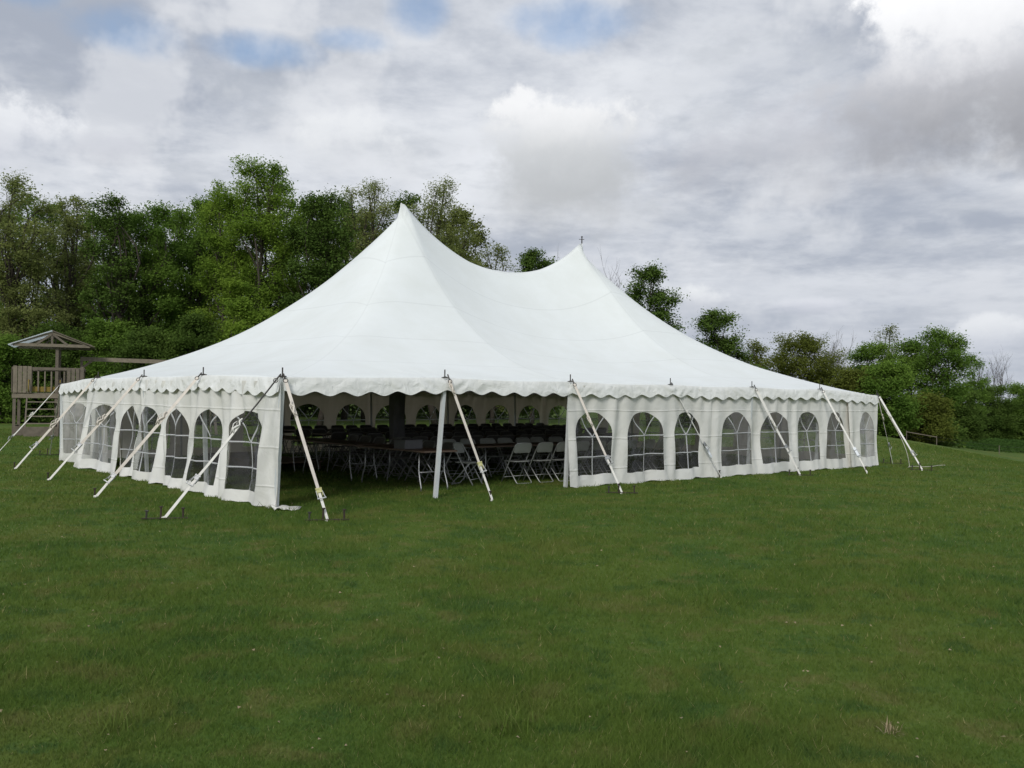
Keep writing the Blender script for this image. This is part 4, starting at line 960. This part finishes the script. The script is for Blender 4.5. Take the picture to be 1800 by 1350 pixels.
for i, (px, Y, top, half, lf, lab) in enumerate(((1565, 52, 635, 48, 'leaf_mid', 'big rounded shrub just right of the far tent corner'), (1500, 54, 650, 46, 'leaf_olive', 'shrub above the last bay of the long wall'), (1630, 54, 695, 48, 'leaf_olive', 'low olive shrub below the open green tree'), (1690, 66, 684, 42, 'leaf_under', 'dark shrub below the tall trunked tree'), (1745, 78, 678, 44, 'leaf_under', 'shrub below the leafless tree at the right edge'), (1795, 80, 676, 40, 'leaf_mid', 'leafy shrub cut by the right edge of the picture'), (1845, 80, 664, 46, 'leaf_olive', 'olive shrub just past the right edge'), (1310, 56, 640, 46, 'leaf_under', 'dark shrub hugging the right slope of the roof'), (1215, 58, 615, 36, 'leaf_dark', 'dark shrub between two trees at the right slope'))):
    tree(px, Y, top, half, lf, lab, 0.0, 26, 15, 26, 0.18, 80+i, name='shrub', group='shrubs of the right hedge line', trunks=2)
# --- undergrowth nobody could count
def mass(name, label, x0, x1, y0, y1, hfun, n, size, mt, seed):
    rng = np.random.default_rng(seed); X = rng.uniform(x0, x1, n); Y = rng.uniform(y0, y1, n)
    h = hfun(X, Y)*(0.75+0.25*np.sin(X*1.7+Y)*np.sin(X*0.6+1.3)); Z = ground(X, Y)+h*rng.random(n)**0.8
    V, F = leaf_quads(np.stack([X, Y, Z], 1), size*rng.uniform(0.6, 1.4, n), rng)
    o = obj(name, fast_mesh(name, V, F, M[mt])); tag(o, label, None, None, 'stuff')
mass('undergrowth', 'dark undergrowth along the foot of the left wood', -46, -15, 49.5, 57, lambda x, y: 1.6+0.35*(y-49.5), 60000, 0.18, 'leaf_under', 1)
mass('woodland_backdrop', 'deep mass of leaves at the back of the wood', -60, 4, 72, 80, lambda x, y: 8.5+1.5*np.sin(x*0.4), 60000, 0.38, 'leaf_under', 2)
mass('hedge_undergrowth', 'tangled growth along the foot of the right hedge line', 14, 28, 55, 62, lambda x, y: 2.3+0.6*np.sin(x*0.9), 34000, 0.18, 'leaf_under', 3)
mass('far_hedge', 'rough hedge growth behind the field at the right edge', 32, 66, 78, 84, lambda x, y: 3.0+0.7*np.sin(x*0.7), 34000, 0.24, 'leaf_under', 5)
mass('field_growth', 'strip of tall fresh growth beyond the lawn at right', 29, 56, 56, 76, lambda x, y: 0.30+0.12*np.sin(x), 34000, 0.16, 'leaf_field', 4)

# --- low rail fence and wires past the lawn edge
fence = empty('wire_fence', (22.4, 51.0, gz(22.4, 51.0))); tag(fence, 'low wire fence with dark posts at the right lawn edge', 'fence')
fp = [(22.4, 51.0), (24.2, 51.2), (28.2, 52.0), (32.5, 53.0), (37.0, 54.0)]
FL = fence.location
for x, y in fp:
    b = MB(); z = gz(x, y); b.tube([(x-FL.x, y-FL.y, z-FL.z-0.1), (x-FL.x, y-FL.y, z-FL.z+0.52)], 0.022, 6); b.build('fence_post', M['timber'], fence)
for k, h in enumerate((0.25, 0.46)):
    b = MB()
    for (xa, ya), (xb, yb) in zip(fp[:-1], fp[1:]): b.tube([(xa-FL.x, ya-FL.y, gz(xa, ya)-FL.z+h), (xb-FL.x, yb-FL.y, gz(xb, yb)-FL.z+h)], 0.004, 4)
    b.build('wire', M['dark_steel'], fence)
b = MB(); (xa, ya), (xb, yb) = fp[0], fp[1]; b.bar((xa-FL.x, ya-FL.y, gz(xa, ya)-FL.z+0.46), (xb-FL.x, yb-FL.y, gz(xb, yb)-FL.z+0.46), 0.03, 0.045); b.build('rail', M['timber'], fence)

# ------------------------------------------------------------------ grass
def vnoise(x, y, s, seed):
    rng = np.random.default_rng(seed); G = rng.random((256, 256)); x = x*s+100; y = y*s+100
    xi = np.floor(x).astype(int); yi = np.floor(y).astype(int); fx = x-xi; fy = y-yi; fx = fx*fx*(3-2*fx); fy = fy*fy*(3-2*fy)
    g = lambda a, b: G[a % 256, b % 256]
    return (g(xi, yi)*(1-fx)+g(xi+1, yi)*fx)*(1-fy)+(g(xi, yi+1)*(1-fx)+g(xi+1, yi+1)*fx)*fy
def blades(n, r0, r1, half_ang, seed):
    rng = np.random.default_rng(seed)
    r = r0*(r1/r0)**(rng.random(n)**1.12); a = rng.uniform(-half_ang, half_ang, n)       # thins out smoothly with distance
    X = r*np.sin(a); Y = r*np.cos(a); tuft = vnoise(X, Y, 0.9, 5)*0.45+vnoise(X, Y, 2.6, 7)*0.3+vnoise(X, Y, 7.0, 6)*0.25
    h = 0.046*rng.uniform(0.35, 1.2, n)*(0.25+1.5*tuft**1.3)+0.0004*r; w = (0.0019+0.00060*r)*rng.uniform(0.7, 1.3, n)
    h *= np.where(rng.random(n) < 0.012, 1.9, 1.0)
    Z = ground(X, Y); az_ = rng.uniform(0, 6.283, n); ln = rng.uniform(0.25, 1.3, n)*h; la = rng.uniform(0, 6.283, n)
    dx_, dy_ = np.cos(az_)*w/2, np.sin(az_)*w/2
    V = np.stack([np.stack([X-dx_, Y-dy_, Z-0.004], 1), np.stack([X+dx_, Y+dy_, Z-0.004], 1), np.stack([X+np.cos(la)*ln, Y+np.sin(la)*ln, Z+h], 1)], 1).reshape(-1, 3)
    return V
VV = blades(760000, 3.5, 48, 0.66, 1)
grass = obj('grass', fast_mesh('grass', VV, np.arange(len(VV)).reshape(-1, 3), M['grass'])); tag(grass, 'short blades of mown lawn grass', None, None, 'stuff')
def tuft(name, u, v, n, h, spread, mt, label, seed, flat_=0.5, wid=0.005):
    rng = np.random.default_rng(seed); c = TG(u, v); V = []; F = []
    for i in range(n):
        a = rng.uniform(0, 6.28); r = spread*rng.random()**0.7; p = np.array([c.x+r*math.cos(a), c.y+r*math.sin(a), c.z-0.003]); l = h*rng.uniform(.5, 1.2); la = rng.uniform(0, 6.28); tz = l*rng.uniform(1-flat_, 1.0); t2 = math.sqrt(max(0, l*l-tz*tz)); d = np.array([math.cos(la)*t2, math.sin(la)*t2, tz]); w = np.array([-math.sin(la), math.cos(la), 0])*wid
        k = len(V); V += [p-w, p+w, p+d*0.55+w*0.8+np.array([0, 0, 0.1*l]), p+d*0.55-w*0.8+np.array([0, 0, 0.1*l]), p+d]; F += [(k, k+1, k+2, k+3), (k+3, k+2, k+4)]
    V = [tuple(np.array(p)-np.array(c)) for p in V]; o = mk(name, V, F, M[mt]); o.location = c; tag(o, label, 'grass' if 'grass' in name else 'straw')
tuft('straw_clump', -1.63, -10.29, 34, 0.075, 0.055, 'straw', 'small clump of dry straw in the lower right grass', 1, 0.97, 0.003)
tuft('straw_clump', -1.45, -9.55, 14, 0.05, 0.10, 'straw', 'faint scatter of dry stalks left of the straw clump', 2, 0.97, 0.002)
tuft('grass_tuft', -3.15, -9.05, 60, 0.15, 0.12, 'grass', 'longer bright grass tuft at the bottom centre of the lawn', 3, 0.4, 0.003)
tuft('grass_tuft', -4.75, -7.75, 40, 0.13, 0.13, 'grass', 'longer grass tuft low on the left half of the lawn', 4, 0.4, 0.003)

rng = np.random.default_rng(77); n = 260; r = 4.2*(22/4.2)**rng.random(n); a = rng.uniform(-0.6, 0.6, n); X = r*np.sin(a); Y = r*np.cos(a); Z = ground(X, Y)+rng.uniform(0.02, 0.05, n)
V, F = leaf_quads(np.stack([X, Y, Z], 1), rng.uniform(0.008, 0.02, n)+0.0007*r, rng, 0.2)
o = obj('grass_clippings', fast_mesh('grass_clippings', V, F, M['straw'])); tag(o, 'tiny pale clippings scattered over the lawn', None, None, 'stuff')
